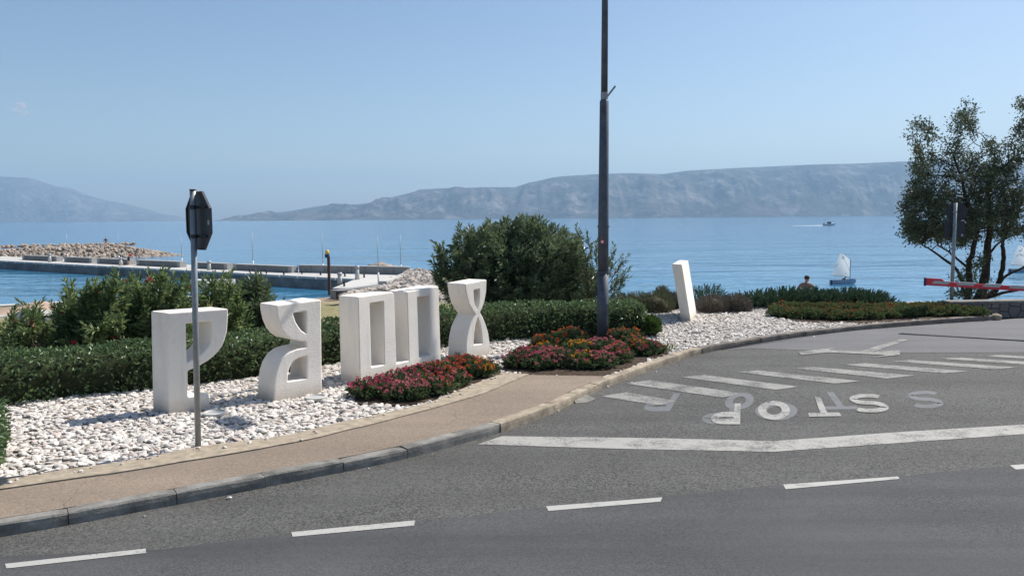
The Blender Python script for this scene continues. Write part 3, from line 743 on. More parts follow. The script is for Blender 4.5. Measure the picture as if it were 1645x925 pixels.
# ================================================================== POSTS AND SIGNS
# stop sign seen from behind
b = g(318, 717.5, .1); t = gy(309.7, 306, b.y+.0)
sg = empty('stop_sign', b, label='back of an octagonal sign on a grey post in front of the leftmost letter', cat='road sign')
H = t.z-b.z; lean = (t.x-b.x)
MB().tube([(0, 0, -.1), (lean*.5, 0, H*.5), (lean, 0, H)], .031, 16).build('post', MT['galv'], sg, True)
MB().tube([(lean, 0, H), (lean, 0, H+.012)], .034, 16).build('post_cap', MT['dark_plastic'], sg, True)
nx = Vector((math.sin(R(46)), math.cos(R(46)), 0)); ux = Vector((-nx.y, nx.x, 0)); 
def octo(r, off, th, mat, name, parent):
    mb = MB(); c = Vector((lean*.88, 0, H-.312))+nx*off
    ring = [c+ux*(r*math.cos(R(22.5+45*k)))+Vector((0, 0, 1))*(r*math.sin(R(22.5+45*k))) for k in range(8)]
    mb.add([v-nx*th/2 for v in ring]+[v+nx*th/2 for v in ring], [tuple(range(8)), tuple(range(8, 16))[::-1]]+[(k, 8+k, 8+(k+1) % 8, (k+1) % 8) for k in range(8)])
    return mb.build(name, mat, parent)
RO = .30/math.cos(R(22.5))
octo(RO, .062, .006, MT['sign_back'], 'sign_plate', sg)
mb = MB(); c = Vector((lean*.88, 0, H-.312))+nx*.058
ring = [[c+nx*dz+ux*(r_*math.cos(R(22.5+45*k)))+Vector((0, 0, r_*math.sin(R(22.5+45*k)))) for k in range(8)] for r_, dz in ((RO+.003, .01), (RO+.003, -.014), (RO-.012, -.014), (RO-.012, .0))]
mb.add([v for q in ring for v in q], [(a*8+k, a*8+(k+1) % 8, (a+1)*8+(k+1) % 8, (a+1)*8+k) for a in range(3) for k in range(8)]); mb.build('plate_flange', MT['sign_back'], sg)
octo(RO*.985, .068, .004, MT['white_plastic'], 'sign_border', sg); octo(RO*.93, .072, .004, MT['sign_red'], 'sign_face', sg)
for zz in (-.16, .14):
    mb = MB(); cc = Vector((lean*.88, 0, H-.312+zz)); mb.tube([cc-ux*.2+nx*.048, cc+ux*.2+nx*.048], .012, 6); mb.tube([cc+Vector((0, 0, -.018)), cc+Vector((0, 0, .018))], .037, 14); mb.build('clamp', MT['sign_back'], sg)
cc = Vector((lean*.88, 0, H-.33))+nx*.057-ux*.235
MB().add([cc+ux*a+Vector((0, 0, b_)) for a, b_ in ((-.022, -.024), (-.022, .024), (.022, .024), (.022, -.024))], [(0, 1, 2, 3)]).build('sticker', MT['sticker'], sg)

# lamp post
b = g(968, 553, .08); lp = empty('lamp_post', b, label='tall stepped grey steel lamp post rising from the bed of red and yellow flowers', cat='lamp post')
def zof(py, px=969): return gy(px, py, b.y).z-b.z
ln = .0015
z1, z2_, z3_, = zof(437), zof(364), zof(163)
def pt(z): return (z*ln*3.2, 0, z)
MB().tube([pt(-.1), pt(z1)], [.112, .108], 20).build('base_tube', MT['lamp_paint'], lp, True)
mb = MB()
for zz in (z1, z2_): MB().tube([pt(zz-.014), pt(zz+.014)], .122 if zz == z1 else .118, 20).build('collar', MT['lamp_paint'], lp)
pass
MB().tube([pt(z1), pt(z2_), pt(z3_), pt(z3_+.03)], [.102, .100, .084, .06], 20).build('middle_tube', MT['lamp_paint'], lp, True)
MB().tube([pt(z3_), pt(8.2)], [.063, .055], 16).build('upper_tube', MT['lamp_paint'], lp, True)
mb = MB(); mb.tube([pt(z3_+.03), pt(z3_+.16)], .068, 14); mb.tube([Vector(pt(z3_+.08))+Vector((.05, -.02, 0)), Vector(pt(z3_+.27))+Vector((.2, -.03, 0))], .018, 6); mb.build('flag_bracket', MT['galv'], lp)
mb = MB(); mb.tube([pt(8.2), Vector(pt(8.5))+Vector((.25, -.3, 0)), Vector(pt(8.6))+Vector((.9, -1.1, 0))], .035, 8); mb.box((pt(8.6)[0]+1.05, -1.28, 8.6), (.26, .62, .12), R(40)); mb.build('lamp_head', MT['lamp_paint'], lp)
zs = zof(388); mb = MB(); q = Vector(pt(zs))
mb.tube([q+Vector((-.03, -.096, 0)), q+Vector((-.03, -.105, 0))], .040, 16, 0); mb.build('round_sticker_edge', MT['red_paint'], lp)
mb = MB(); mb.tube([q+Vector((-.03, -.100, 0)), q+Vector((-.03, -.108, 0))], .024, 16, 0); mb.build('round_sticker', MT['white_plastic'], lp)
mb = MB(); mb.box((b.x*0+.075, -.088, zof(505)), (.05, .012, .42), R(38)); mb.build('access_door', MT['lamp_paint'], lp)
mb = MB(); mb.tube([(.10, -.03, zof(470)), (.112, -.03, zof(500)), (.112, -.03, zof(520)), (.10, -.04, zof(527))], .008, 5); mb.build('cable', MT['lime'], lp)

# sign pair before the tree
b = gy(1528, 492, 19.6); b.z = -.05
s2 = empty('road_sign', b, label='backs of a round and a square sign on a thin grey post before the tree', cat='road sign')
ztop = gy(1528.5, 326, b.y).z-b.z
MB().tube([(0, 0, 0), (.008, 0, ztop)], .042, 12).build('post', MT['galv'], s2, True)
MB().tube([(.07, .05, ztop-.22), (.075, .062, ztop-.22)], .235, 28).build('round_plate', MT['sign_back'], s2)
bevel(MB().box((.04, .06, ztop-.64), (.52, .02, .42), R(4)).build('square_plate', MT['sign_back'], s2), .02, 2)
MB().box((.14, .044, ztop-.17), (.035, .004, .05)).build('sticker', MT['sticker'], s2); MB().box((.22, .044, ztop-.79), (.05, .004, .05)).build('sticker', MT['sticker'], s2)
for zz in (ztop-.22, ztop-.55, ztop-.75): MB().tube([(.004, 0, zz-.02), (.004, 0, zz+.02)], .05, 12).build('clamp', MT['galv'], s2)

# barrier
bl = gy(1485, 453, 17.2); br = gy(1645, 462.5, 16.2); dv = (br-bl).normalized(); LB = 5.6
bp = empty('barrier', Vector((bl.x+dv.x*LB, bl.y+dv.y*LB, 0)), label='red and grey striped barrier boom reaching in from the right edge', cat='barrier')
inv = -Vector((bl.x+dv.x*LB, bl.y+dv.y*LB, 0))
def bm_pt(s, z=0): return bl+dv*s+inv+Vector((0, 0, z))
fn = Vector((dv.y, -dv.x, 0)).normalized()
def boomseg(s0, s1, z0, z1, th, name, mat, skew=0, off=0):
    mb = MB(); P = [bm_pt(s0, z0), bm_pt(s1, z0), bm_pt(s1+skew, z1), bm_pt(s0+skew, z1)]
    mb.add([p+fn*(th/2+off) for p in P]+[p-fn*(th/2+off) for p in P], [(0, 1, 2, 3), (7, 6, 5, 4), (0, 4, 5, 1), (1, 5, 6, 2), (2, 6, 7, 3), (3, 7, 4, 0)])
    return mb.build(name, mat, bp)
boomseg(.03, LB, -.065, .03, .05, 'boom', MT['red_paint'])
boomseg(-.01, .035, -.08, .095, .07, 'end_cap', MT['blue_cap'])
mb = MB(); P = [bm_pt(.035, .031), bm_pt(.40, .031), bm_pt(.33, .09), bm_pt(.035, .09)]
mb.add([p+fn*.025 for p in P]+[p-fn*.025 for p in P], [(0, 1, 2, 3), (7, 6, 5, 4), (0, 4, 5, 1), (1, 5, 6, 2), (2, 6, 7, 3), (3, 7, 4, 0)]); mb.build('end_fin', MT['red_paint'], bp)
s = .14
while s < LB-.5: boomseg(s, s+.31, -.02, .045, .052, 'grey_stripe', MT['grey_reflect'], .06, .003); s += .47
bevel(MB().box((.1, 0, .5), (.34, .34, 1.05), 0).build('cabinet', MT['grey_reflect'], bp), .02)
MB().box((.1, 0, .03), (.5, .5, .06)).build('foot_plate', MT['galv'], bp)

# stone wall at the right
wr = empty('stone_wall', g(1560, 513, 0), label='low grey stone wall with pale coping beyond the kerb at the right edge', cat='wall')
w0 = g(1540, 511.5, 0).xy; w1 = g(1645, 509.5, 0).xy; wd = (w1-w0).normalized(); w0 = w0-wd*.2; WL = 9.0; wh = .40; nw = Vector((wd.y, -wd.x)); off3 = wr.location
def wpt(s, z, o): p = w0+wd*s+nw*o; return (p.x-off3.x, p.y-off3.y, z)
wq = [wpt(0, 0, 0), wpt(WL, 0, 0), wpt(WL, 0, -.32), wpt(0, 0, -.32)]
MB().prism([(p[0], p[1]) for p in wq], -.8, wh-.05).build('wall_core', MT['mortar'], wr)
cx_ = [(p[0], p[1]) for p in [wpt(-.03, 0, .035), wpt(WL+.03, 0, .035), wpt(WL+.03, 0, -.36), wpt(-.03, 0, -.36)]]
bevel(MB().prism(cx_, wh-.05, wh+.012).build('coping', MT['kerb'], wr), .012)
# irregular stones: jittered voronoi-like cells
def poly_stone(poly, th):
    n = len(poly); c = (sum(p[0] for p in poly)/n, sum(p[1] for p in poly)/n)
    inner = [(c[0]+(p[0]-c[0])*.90, c[1]+(p[1]-c[1])*.90) for p in poly]
    vs = [wpt(p[0], p[1], .0) for p in poly]+[wpt(p[0], p[1], th*.75) for p in poly]+[wpt(p[0], p[1], th+random.uniform(-.004, .006)) for p in inner]
    fs = [(i, (i+1) % n, n+(i+1) % n, n+i) for i in range(n)]+[(n+i, n+(i+1) % n, 2*n+(i+1) % n, 2*n+i) for i in range(n)]+[tuple(range(2*n, 3*n))]
    return MB().add(vs, fs)
def clip(poly, a, b, c):   # keep a*x+b*y<=c
    out = []
    for i in range(len(poly)):
        p, q = poly[i], poly[(i+1) % len(poly)]; dp = a*p[0]+b*p[1]-c; dq = a*q[0]+b*q[1]-c
        if dp <= 0: out.append(p)
        if (dp < 0) != (dq < 0) and dp != dq: t = dp/(dp-dq); out.append((p[0]+(q[0]-p[0])*t, p[1]+(q[1]-p[1])*t))
    return out
seeds = []
s = .12
k = 0
while s < WL:
    for zz in (.07, .27) if k % 2 else (.15, .33): seeds.append((s+random.uniform(-.07, .07), zz+random.uniform(-.05, .05)))
    s += .25; k += 1
for i, (sx, sz) in enumerate(seeds):
    poly = [(max(.01, sx-.6), .0), (min(WL-.01, sx+.6), .0), (min(WL-.01, sx+.6), wh-.055), (max(.01, sx-.6), wh-.055)]
    for j, (tx, tz) in enumerate(seeds):
        if i == j or abs(tx-sx) > 1.3: continue
        a, b_ = tx-sx, tz-sz; c = (tx*tx+tz*tz-sx*sx-sz*sz)/2-.009*math.hypot(a, b_)
        poly = clip(poly, a, b_, c)
        if len(poly) < 3: break
    if len(poly) >= 3: poly_stone(poly, .03+random.uniform(0, .015)).build('stone', MT['wall_stone'], wr)

# ================================================================== VEGETATION
def hedge(path, width, height, label, mat, dens=560, leaf=.07, jit=.09, z0=.03):
    """path: front base line; body extends to the left-hand side (away)"""
    path = resample(path, .25); back = offset_line(path, width)
    root = empty('hedge', Vector((*path[len(path)//2], z0)), label=label, cat='hedge'); ox = Vector((*path[len(path)//2], z0))
    n = len(path); V = []; prof = [(.10, 0.0), (.07, height*.5), (.13, height-.10), (.3, height-.07), (width-.3, height-.07), (width-.12, height-.12), (width-.1, 0)]
    for i in range(n):
        d = (back[i]-path[i]).normalized()
        for w_, z in prof:
            q = path[i]+d*w_; nz = noise.noise(Vector((q.x*1.6, q.y*1.6, z*2)))*.07
            V.append((q.x-ox.x+d.x*nz, q.y-ox.y+d.y*nz, max(-.1, z+nz)))
    m_ = len(prof); F = [(i*m_+k, i*m_+k+1, (i+1)*m_+k+1, (i+1)*m_+k) for i in range(n-1) for k in range(m_-1)]
    mb = MB(); mb.add(V, F); mb.add([V[k] for k in range(m_)], [tuple(range(m_))]); mb.add([V[(n-1)*m_+k] for k in range(m_)], [tuple(range(m_))[::-1]])
    mb.build('branches', MT['core'], root, True)  # added solid dark core, stops the view through the hedge
    # leaves on front, top, back and the ends
    L = (n-1)*.25; per = height+width+height*.5; N = int(L*per*dens)
    s = RNG.uniform(0, L, N); q = RNG.uniform(0, per, N)
    nE = int(2*width*height*dens); sE = np.where(RNG.uniform(size=nE) < .5, 0.02, L-.02); 
    i0 = np.clip((s/.25).astype(int), 0, n-2); f = (s/.25-i0)[:, None]
    PA = np.array([p[:] for p in path]); BA = np.array([p[:] for p in back])
    fr = PA[i0]*(1-f)+PA[i0+1]*f; bk = BA[i0]*(1-f)+BA[i0+1]*f; dd = unit(bk-fr)
    w_ = np.where(q < height, 0, np.where(q < height+width, q-height, width)); z = np.where(q < height, q, np.where(q < height+width, height, height-(q-height-width)))
    nrm = np.where((q < height)[:, None], np.concatenate([-dd, np.full((N, 1), .35)], 1), np.where((q < height+width)[:, None], np.array([[0, 0, 1.0]]), np.concatenate([dd, np.full((N, 1), .2)], 1)))
    rndc = np.minimum(w_, width-w_); z = z-np.where((q > height) & (q < height+width), np.clip(.1-rndc, 0, .1)*.6, 0)
    lump = np.array([noise.noise(Vector((a*1.3, b*1.3, c*1.6))) + .6*noise.noise(Vector((a*4, b*4, c*4))) for a, b, c in zip(fr[:, 0]+w_, fr[:, 1], z)])
    dep = RNG.exponential(.045, N)*-1+.03+lump*jit
    P = np.stack([fr[:, 0]+dd[:, 0]*w_, fr[:, 1]+dd[:, 1]*w_, z], 1)+unit(nrm)*dep[:, None]
    # ends
    eP = []; eD = []
    for end, sg_ in ((0, -1), (n-1, 1)):
        tt = (path[1]-path[0]).normalized() if end == 0 else (path[-1]-path[-2]).normalized(); tt = tt*sg_
        m2 = nE//2; ww = RNG.uniform(0, width, m2); zz = RNG.uniform(0, height, m2); d2 = (back[end]-path[end]).normalized()
        dp = .05-RNG.exponential(.04, m2)
        eP.append(np.stack([path[end].x+d2.x*ww+tt.x*dp, path[end].y+d2.y*ww+tt.y*dp, zz], 1)); eD.append(np.tile([tt.x, tt.y, .35], (m2, 1)))
    P = np.concatenate([P]+eP); nrm = np.concatenate([nrm]+eD)
    D = unit(nrm)*.55+RNG.normal(0, .6, P.shape)+np.array([0, 0, .28])
    P[:, 2] = np.maximum(P[:, 2], .02); P -= np.array([ox.x, ox.y, 0])
    Vv, Ff = leaves(P, D, leaf*RNG.uniform(.7, 1.3, len(P)), leaf*.55, .1)
    link('foliage', npmesh('foliage', Vv, Ff, mat), root)
    return root
hz = lambda lst: [g(x, y, .08).xy for x, y in lst]
hedge([Vector((-9.0, 8.6))]+hz([(20, 653), (130, 638), (245, 628), (420, 605), (555, 583)]), .95, .63, 'long clipped green hedge behind the two leftmost letters', MT['hedge'])
hedge(hz([(560, 581), (640, 568), (760, 552), (870, 543), (1000, 542), (1034, 541)]), 1.0, .68, 'clipped dark hedge behind the hourglass letter and the lamp post', MT['hedge'])
hedge([Vector((-4.88, 7.05)), Vector((-5.05, 7.6)), Vector((-5.62, 8.6))], .9, .55, 'piece of green hedge just showing at the left edge of the pebbles', MT['hedge'])

def dome_points(N, rx, ry, rz, zc, lump=.18, seed=0.0, rng=RNG, shell=.25, lower=-.35):
    D = unit(rng.normal(size=(N*2, 3))); D = D[D[:, 2] > lower][:N]
    ln = np.array([noise.noise(Vector((d[0]*2+seed, d[1]*2, d[2]*2)))+.5*noise.noise(Vector((d[0]*5+seed, d[1]*5, d[2]*5))) for d in D])
    r = (1+lump*ln*1.6)*(1-rng.exponential(shell*.35, len(D)))
    r = np.clip(r, .2, 1.6)
    P = D*r[:, None]*np.array([rx, ry, rz])+np.array([0, 0, zc])
    return P, D
def shrub(name, loc, rx, ry, rz, zc, nshoot, nleaf, L, Wd, sl, mat, label, cat='shrub', group=None, seed=0., lump=.18, spread=.9, up=.5, flowers=None, core=.8, stems=True, shell=.25, kind=None):
    root = empty(name, loc, label=label, cat=cat, group=group)
    P, D = dome_points(nshoot, rx, ry, rz, zc, lump, seed, shell=shell, lower=-.8 if rx > 1 else -.35)
    D2 = unit(D+np.array([0, 0, up])+RNG.normal(0, .3, D.shape))
    Vv, Ff = shoots(P-D2*sl, D2, nleaf, L, Wd, sl, spread)
    link('foliage', npmesh('foliage', Vv, Ff, mat), root)
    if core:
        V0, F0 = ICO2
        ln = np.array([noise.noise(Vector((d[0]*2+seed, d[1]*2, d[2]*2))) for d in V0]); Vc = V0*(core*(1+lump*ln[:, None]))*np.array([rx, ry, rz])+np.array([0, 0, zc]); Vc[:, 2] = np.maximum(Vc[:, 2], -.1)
        link('branches', npmesh('branches', Vc, F0, MT['core'], True), root)  # added dark blob that blocks light inside the shrub
    if flowers:
        k, fm, fs = flowers
        idx = RNG.choice(len(P), k); FP = P[idx]+D2[idx]*sl*.25
        flower_mesh(FP, D2[idx], fs, fm, root)
    return root
def flower_mesh(FP, FD, size, mat, root, npet=11):
    n = len(FP); PP = np.repeat(FP, npet, 0); dirs = unit(RNG.normal(size=(n*npet, 3))+np.repeat(FD, npet, 0)*1.1)
    Vv, Ff = leaves(PP+dirs*size*.35, dirs+RNG.normal(0, .5, dirs.shape), size*.75, size*.62, 0, fold=.1)
    return link('blossoms', npmesh('blossoms', Vv, Ff, mat), root)

# big dark evergreen shrub behind the hedge
bs = gy(842, 490, 20.3); bs.z = -.15
shrub('large_shrub', bs, 1.78, 1.6, 1.36, 1.15, 2100, 13, .21, .050, .24, MT['oleander_dark'], 'large dark rounded evergreen shrub rising behind the hedge left of the lamp post', seed=5.3, lump=.22, spread=.95, up=.6, core=.68, shell=.45)
def sprig_shrub(name, loc, targets, L, Wd, mat, label, nleaf=14, sl=.28, fl=None, group=None, per=4, rad=.012, fill=0):
    """open shrub: stems rising from the base to each target, each ending in leafy shoots"""
    root = empty(name, loc, label=label, cat='shrub', group=group); mb = MB(); PS = []; DS = []
    for t in targets:
        t = Vector(t); mid = Vector((t.x*.35, t.y*.35, t.z*.55))+Vector((random.uniform(-.08, .08), random.uniform(-.08, .08), 0))
        mb.tube([Vector((random.uniform(-.1, .1), random.uniform(-.1, .1), -.1)), mid, t], [rad*1.6, rad*1.1, rad*.5], 5)
        dr = (t-mid).normalized()
        for k in range(per):
            f = k/per*.55; p = t.lerp(mid, f); d = (dr+Vector((random.gauss(0, .45 if k else .12), random.gauss(0, .45 if k else .12), random.gauss(.1, .25))) ).normalized()
            PS.append(p-d*sl*.3); DS.append(d); 
            if k: mb.tube([p, p+d*sl*.8], [rad*.5, rad*.25], 4)
    mb.build('stems', MT['twig'], root)
    for _ in range(fill):
        t = Vector(random.choice(targets))*random.uniform(.45, .97)+Vector((random.gauss(0, .12), random.gauss(0, .15), random.gauss(0, .08)))
        if t.z > .1: PS.append(t); DS.append(Vector((random.gauss(0, .6), random.gauss(-.15, .6), random.uniform(.2, 1))).normalized())
    PS = np.array([p[:] for p in PS]); DS = np.array([d[:] for d in DS])
    Vv, Ff = shoots(PS, DS, nleaf, L, Wd, sl, .95)
    link('foliage', npmesh('foliage', Vv, Ff, mat), root)
    if fl:
        k, fm, fs = fl; idx = RNG.choice(len(PS), k, replace=False); flower_mesh(PS[idx]+DS[idx]*sl*1.05, DS[idx], fs, fm, root, 9)
    return root
def targ(list_px, base, Y, spread=.35):
    return [tuple(gy(x, y, Y+random.uniform(-spread, spread))-base) for x, y in list_px]
b1 = gy(745, 480, 19.0); b1.z = -.1
sprig_shrub('slender_shrub', b1, targ([(705, 402), (700, 425), (716, 440), (740, 378), (752, 378), (765, 385), (728, 410), (735, 430), (750, 410), (760, 430), (772, 405), (745, 450), (720, 455), (765, 455), (710, 412), (755, 395), (778, 372), (735, 395), (742, 465), (703, 445)], b1, 19.0), .19, .048, MT['oleander_dark'], 'open upright shrub at the left flank of the big dark shrub', per=6, fill=70)
b1 = gy(955, 480, 19.5); b1.z = -.1
sprig_shrub('thin_shrub', b1, targ([(930, 375), (945, 385), (958, 400), (985, 405), (1000, 420), (1005, 440), (990, 455), (975, 430), (940, 410), (950, 430), (935, 440), (1002, 455), (985, 425), (925, 395), (945, 455), (960, 465)], b1, 19.5), .13, .034, MT['oleander_dark'], 'sparse twiggy shrub seen through behind the lamp post', nleaf=10, per=6, fill=20)
# tuft of shoots crowning the big shrub
# left oleanders
ol = [(30, 590, 13.0, [(10, 530), (30, 545), (58, 515), (60, 500), (5, 560), (40, 560), (75, 530), (90, 548), (20, 515), (100, 555), (50, 580), (85, 575), (-20, 540), (-40, 520)], 'salmon', 'low oleander with faded salmon flowers at the left edge'),
      (150, 585, 13.4, [(110, 500), (120, 480), (135, 470), (150, 465), (165, 462), (185, 452), (105, 520), (130, 500), (150, 495), (170, 490), (140, 520), (120, 540), (160, 540), (185, 520), (95, 515), (180, 475), (110, 465), (175, 545), (130, 550), (200, 560), (90, 500)], 'oleander_red', 'oleander with bright red flowers left of the P-shaped letter'),
      (240, 585, 14.0, [(195, 460), (210, 455), (225, 458), (240, 452), (255, 448), (262, 450), (275, 455), (290, 456), (200, 480), (220, 480), (245, 478), (270, 480), (290, 480), (230, 500), (260, 505), (205, 505), (285, 510), (215, 530), (250, 535), (280, 540), (235, 560), (300, 465)], 'oleander_red', 'tall fresh green oleander behind the P-shaped letter and sign post'),
      (350, 580, 14.4, [(315, 475), (330, 462), (345, 456), (358, 455), (370, 458), (325, 490), (345, 485), (365, 485), (335, 510), (360, 515), (380, 475), (385, 500), (350, 535), (375, 540), (320, 520), (390, 530)], 'oleander_red', 'oleander with scattered red flowers right of the sign post'),
      (405, 580, 15.2, [(392, 468), (402, 460), (412, 452), (418, 460), (428, 468), (390, 490), (410, 480), (425, 490), (400, 510), (420, 515), (432, 500), (395, 530), (415, 540)], None, 'dark narrow oleander behind the mirrored R letter')]
for bx, by, Y, tg, fl, lab in ol:
    b0 = gy(bx, by, Y); b0.z = -.25
    T = targ([(x, y) for x, y in tg], b0, Y, .45)+targ([(x+random.uniform(-14, 14), y+random.uniform(4, 34)) for x, y in tg], b0, Y, .5)+targ([(x+random.uniform(-16, 16), y+random.uniform(35, 80)) for x, y in tg], b0, Y-.2, .5)
    T = [t for t in T if t[2] > .2]
    sprig_shrub('oleander', b0, T, .15, .032, MT['oleander_dark'] if fl is None else MT['oleander'], lab, nleaf=17, per=7, sl=.25, fill=170, fl=(13 if 'salmon' != fl else 9, MT['fl_'+fl], .075) if fl else None, group='oleanders behind the left hedge')

# lantana
def lantana(px, py, r, h, col, nf, label, group, z=.09, leafm='lantana', name='lantana_plant', flat=.6):
    r *= .9; h *= .8
    p = g(px, py, z); root = empty(name, p, RNG.uniform(0, 6), label=label, cat='flower', group=group)
    P, D = dome_points(int(260*(r/.3)**2), r, r*.9, h*.62, h*.36, .22, RNG.uniform(0, 50), shell=.3, lower=-.25)
    D2 = unit(D+np.array([0, 0, .6])+RNG.normal(0, .3, D.shape)); P[:, 2] = np.maximum(P[:, 2], .02)
    Vv, Ff = shoots(P-D2*.03, D2, 7, .048, .028, .05, 1.0)
    link('foliage', npmesh('foliage', Vv, Ff, MT[leafm]), root)
    V0, F0 = ICO1; link('branches', npmesh('branches', V0*np.array([r*.72, r*.66, h*.42])+np.array([0, 0, h*.36]), F0, MT['core'], True), root)  # added dark blob filling the plant, no modelled branches
    up = P[:, 2] > h*(.46+.12*RNG.uniform(size=len(P))); idx = np.nonzero(up)[0]
    if nf and len(idx):
        idx = RNG.choice(idx, min(int(nf*(1.3 if leafm == 'lantana' else .6)), len(idx)), replace=False)
        cols = col if isinstance(col, (list, tuple)) else [col]
        for ci, cc in enumerate(cols):
            sub = idx[ci::len(cols)]
            flower_mesh(P[sub]+D2[sub]*.045, D2[sub], .036, MT['fl_'+cc], root, 12)
    return root
G1 = 'lantana plants in the front flower bed'
b1 = [(600, 636, .36, .27, 'magenta', 42, 'pink lantana at the left tip of the front flower bed'), (632, 628, .36, .28, 'pink', 40, 'pink lantana second from the left in the front bed'), (655, 640, .33, .26, 'pink', 34, 'low pink lantana at the front edge of the front bed'),
      (668, 617, .36, .30, 'magenta', 44, 'dense magenta lantana before the widest letter'), (694, 632, .33, .27, ['pink', 'red'], 36, 'pink and red lantana near the pavement edging in the front bed'), (708, 612, .38, .32, 'red', 46, 'tall orange-red lantana before the right end of the widest letter'),
      (728, 619, .30, .26, ['pink', 'red'], 30, 'pink-red lantana bordering the edging strip'), (742, 602, .36, .32, 'red', 44, 'bright red lantana before the foot of the hourglass letter'), (764, 605, .30, .28, ['red', 'yellow'], 26, 'dark lantana with red and a few yellow heads at the right of the front bed'), (784, 597, .20, .18, 'rust', 8, 'small nearly flowerless lantana at the right tip of the front bed')]
for a in b1: lantana(*a, G1)
G2 = 'lantana plants round the lamp post'
b2 = [(834, 590, .27, .26, 'magenta', 20, 'small dark magenta lantana at the left tip of the lamp post bed'), (853, 586, .38, .34, 'magenta', 46, 'magenta lantana in the front left of the lamp post bed'), (868, 592, .30, .26, 'pink', 24, 'low pink lantana at the front left edge of the lamp post bed'), (895, 588, .38, .34, 'pink', 50, 'broad pink lantana at the front centre of the lamp post bed'),
      (880, 562, .38, .34, ['red', 'orange'], 30, 'orange lantana at the back left of the lamp post bed'), (915, 556, .42, .40, ['orange', 'red'], 34, 'tall orange-red lantana just left of the lamp post'), (875, 574, .28, .26, 'yellow', 14, 'small yellow lantana between the orange and magenta ones'), (930, 572, .34, .30, 'yellow', 26, 'yellow lantana in the middle, left of the lamp post foot'),
      (938, 590, .34, .27, ['yellow', 'yellow', 'pink'], 20, 'green lantana with yellow heads at the front of the bed'), (962, 590, .32, .28, 'pink', 28, 'pink lantana at the front corner near the kerb'), (968, 570, .38, .34, 'pink', 46, 'bright pink lantana directly before the lamp post foot'), (1000, 553, .40, .36, ['red', 'orange'], 32, 'orange and red lantana just right of the lamp post'),
      (990, 580, .34, .30, ['pink', 'red'], 34, 'pink and red lantana against the kerb'), (1020, 567, .34, .30, ['magenta', 'yellow'], 24, 'magenta lantana with one yellow patch right of the post'), (1038, 569, .30, .27, 'magenta', 22, 'dark magenta lantana by the kerb at the right of the bed'), (1054, 566, .20, .18, 'rust', 6, 'small green lantana at the right tip of the lamp post bed')]
for a in b2: lantana(*a, G2)
G3 = 'low plants in the far flower bed'
k = 0
names3 = ['leftmost', 'second from the left', 'third from the left', 'fourth from the left', 'fifth from the left', 'sixth from the left', 'seventh from the left', 'eighth from the left', 'ninth from the left', 'tenth from the left', 'eleventh from the left', 'twelfth from the left']
for row, (y0, y1, xs0, xs1, n3) in enumerate([(508, 506.5, 1256, 1560, 12), (499.5, 498, 1262, 1570, 11)]):
    for i in range(n3):
        f = i/(n3-1); px = xs0+(xs1-xs0)*f; py = y0+(y1-y0)*f+(5.5*math.sin(math.pi*min(1, f*1.5)) if row == 0 else 3*math.sin(math.pi*f))
        lantana(px, py, RNG.uniform(.36, .44), RNG.uniform(.25, .31) if row == 0 else .27, 'rust', int(RNG.uniform(16, 34)), 'rust-flowered low plant, %s in the %s row of the far bed' % (names3[i], 'front' if row == 0 else 'back'), G3, leafm='bed_leaf')
# junipers behind the far bed
jun = [(1222, 17, 21.2, .38), (1262, 22, 21.4, .45), (1300, 20, 21.6, .40), (1330, 22, 21.3, .36), (1362, 22, 21.5, .38), (1395, 20, 21.2, .36)]
jl = ['low dark juniper at the left end of the juniper row', 'spiky juniper second from the left, left of the man', 'juniper before the crouching man', 'juniper right of the man, under the sailing dinghy', 'tallest juniper, directly below the dinghy', 'juniper tapering off at the right end of its row']
for (px, w_, Y, h), lab in zip(jun, jl):
    p = gy(px, 495, Y); p.z = -.05
    root = empty('juniper', p, label=lab, cat='shrub', group='junipers above the sea')
    n = 300; P, D = dome_points(n, .5, .5, h*.55, h*.32, .2, px, shell=.4, lower=-.1)
    D2 = unit(D*np.array([1, 1, .5])+np.array([.1, 0, .75])+RNG.normal(0, .15, D.shape))
    Vv, Ff = shoots(P-D2*.08, D2, 11, .12, .03, .30, .40); link('foliage', npmesh('foliage', Vv, Ff, MT['juniper']), root)
    V0, F0 = ICO1; link('branches', npmesh('branches', V0*np.array([.42, .42, h*.42])+np.array([0, 0, h*.3]), F0, MT['core'], True), root)  # added dark blob inside the juniper, keeps light from passing through
# rounded lavender and grey-green shrubs
for px, Y, r, h, mt, lab in [(996, 20.6, .5, .5, 'lavgreen', 'grey-green mound just behind the lamp post'), (1026, 20.4, .50, .54, 'lavgreen', 'grey-green mound just right of the lamp post above the sea'), (1052, 20.2, .46, .56, 'lavgreen', 'grey-green mound left of the leaning letter'), (1064, 20.8, .26, .66, 'lavgreen', 'straw-coloured upright tuft left of the leaning letter'), (1082, 20.9, .32, .48, 'lavender', 'brownish mound partly behind the leaning letter'), (1145, 20.1, .40, .50, 'lavender', 'brown-purple rounded mound right of the leaning letter'), (1183, 20.2, .36, .52, 'lavender', 'brown-purple rounded mound at the left end of the junipers')]:
    p = gy(px, 495, Y); p.z = 0
    root = empty('lavender_mound', p, label=lab, cat='shrub', group='rounded dry mounds above the sea')
    P, D = dome_points(700, r, r, h*.6, h*.38, .08, px, shell=.15, lower=-.5); P[:, 2] = np.maximum(P[:, 2], 0)
    D2 = unit(D+np.array([0, 0, .5])+RNG.normal(0, .2, D.shape)); Vv, Ff = shoots(P-D2*.06, D2, 7, .06, .012, .1, .5); link('foliage', npmesh('foliage', Vv, Ff, MT[mt]), root)
    V0, F0 = ICO1; link('branches', npmesh('branches', V0*np.array([r*.82, r*.82, h*.5])+np.array([0, 0, h*.38]), F0, MT['twig'], True), root)
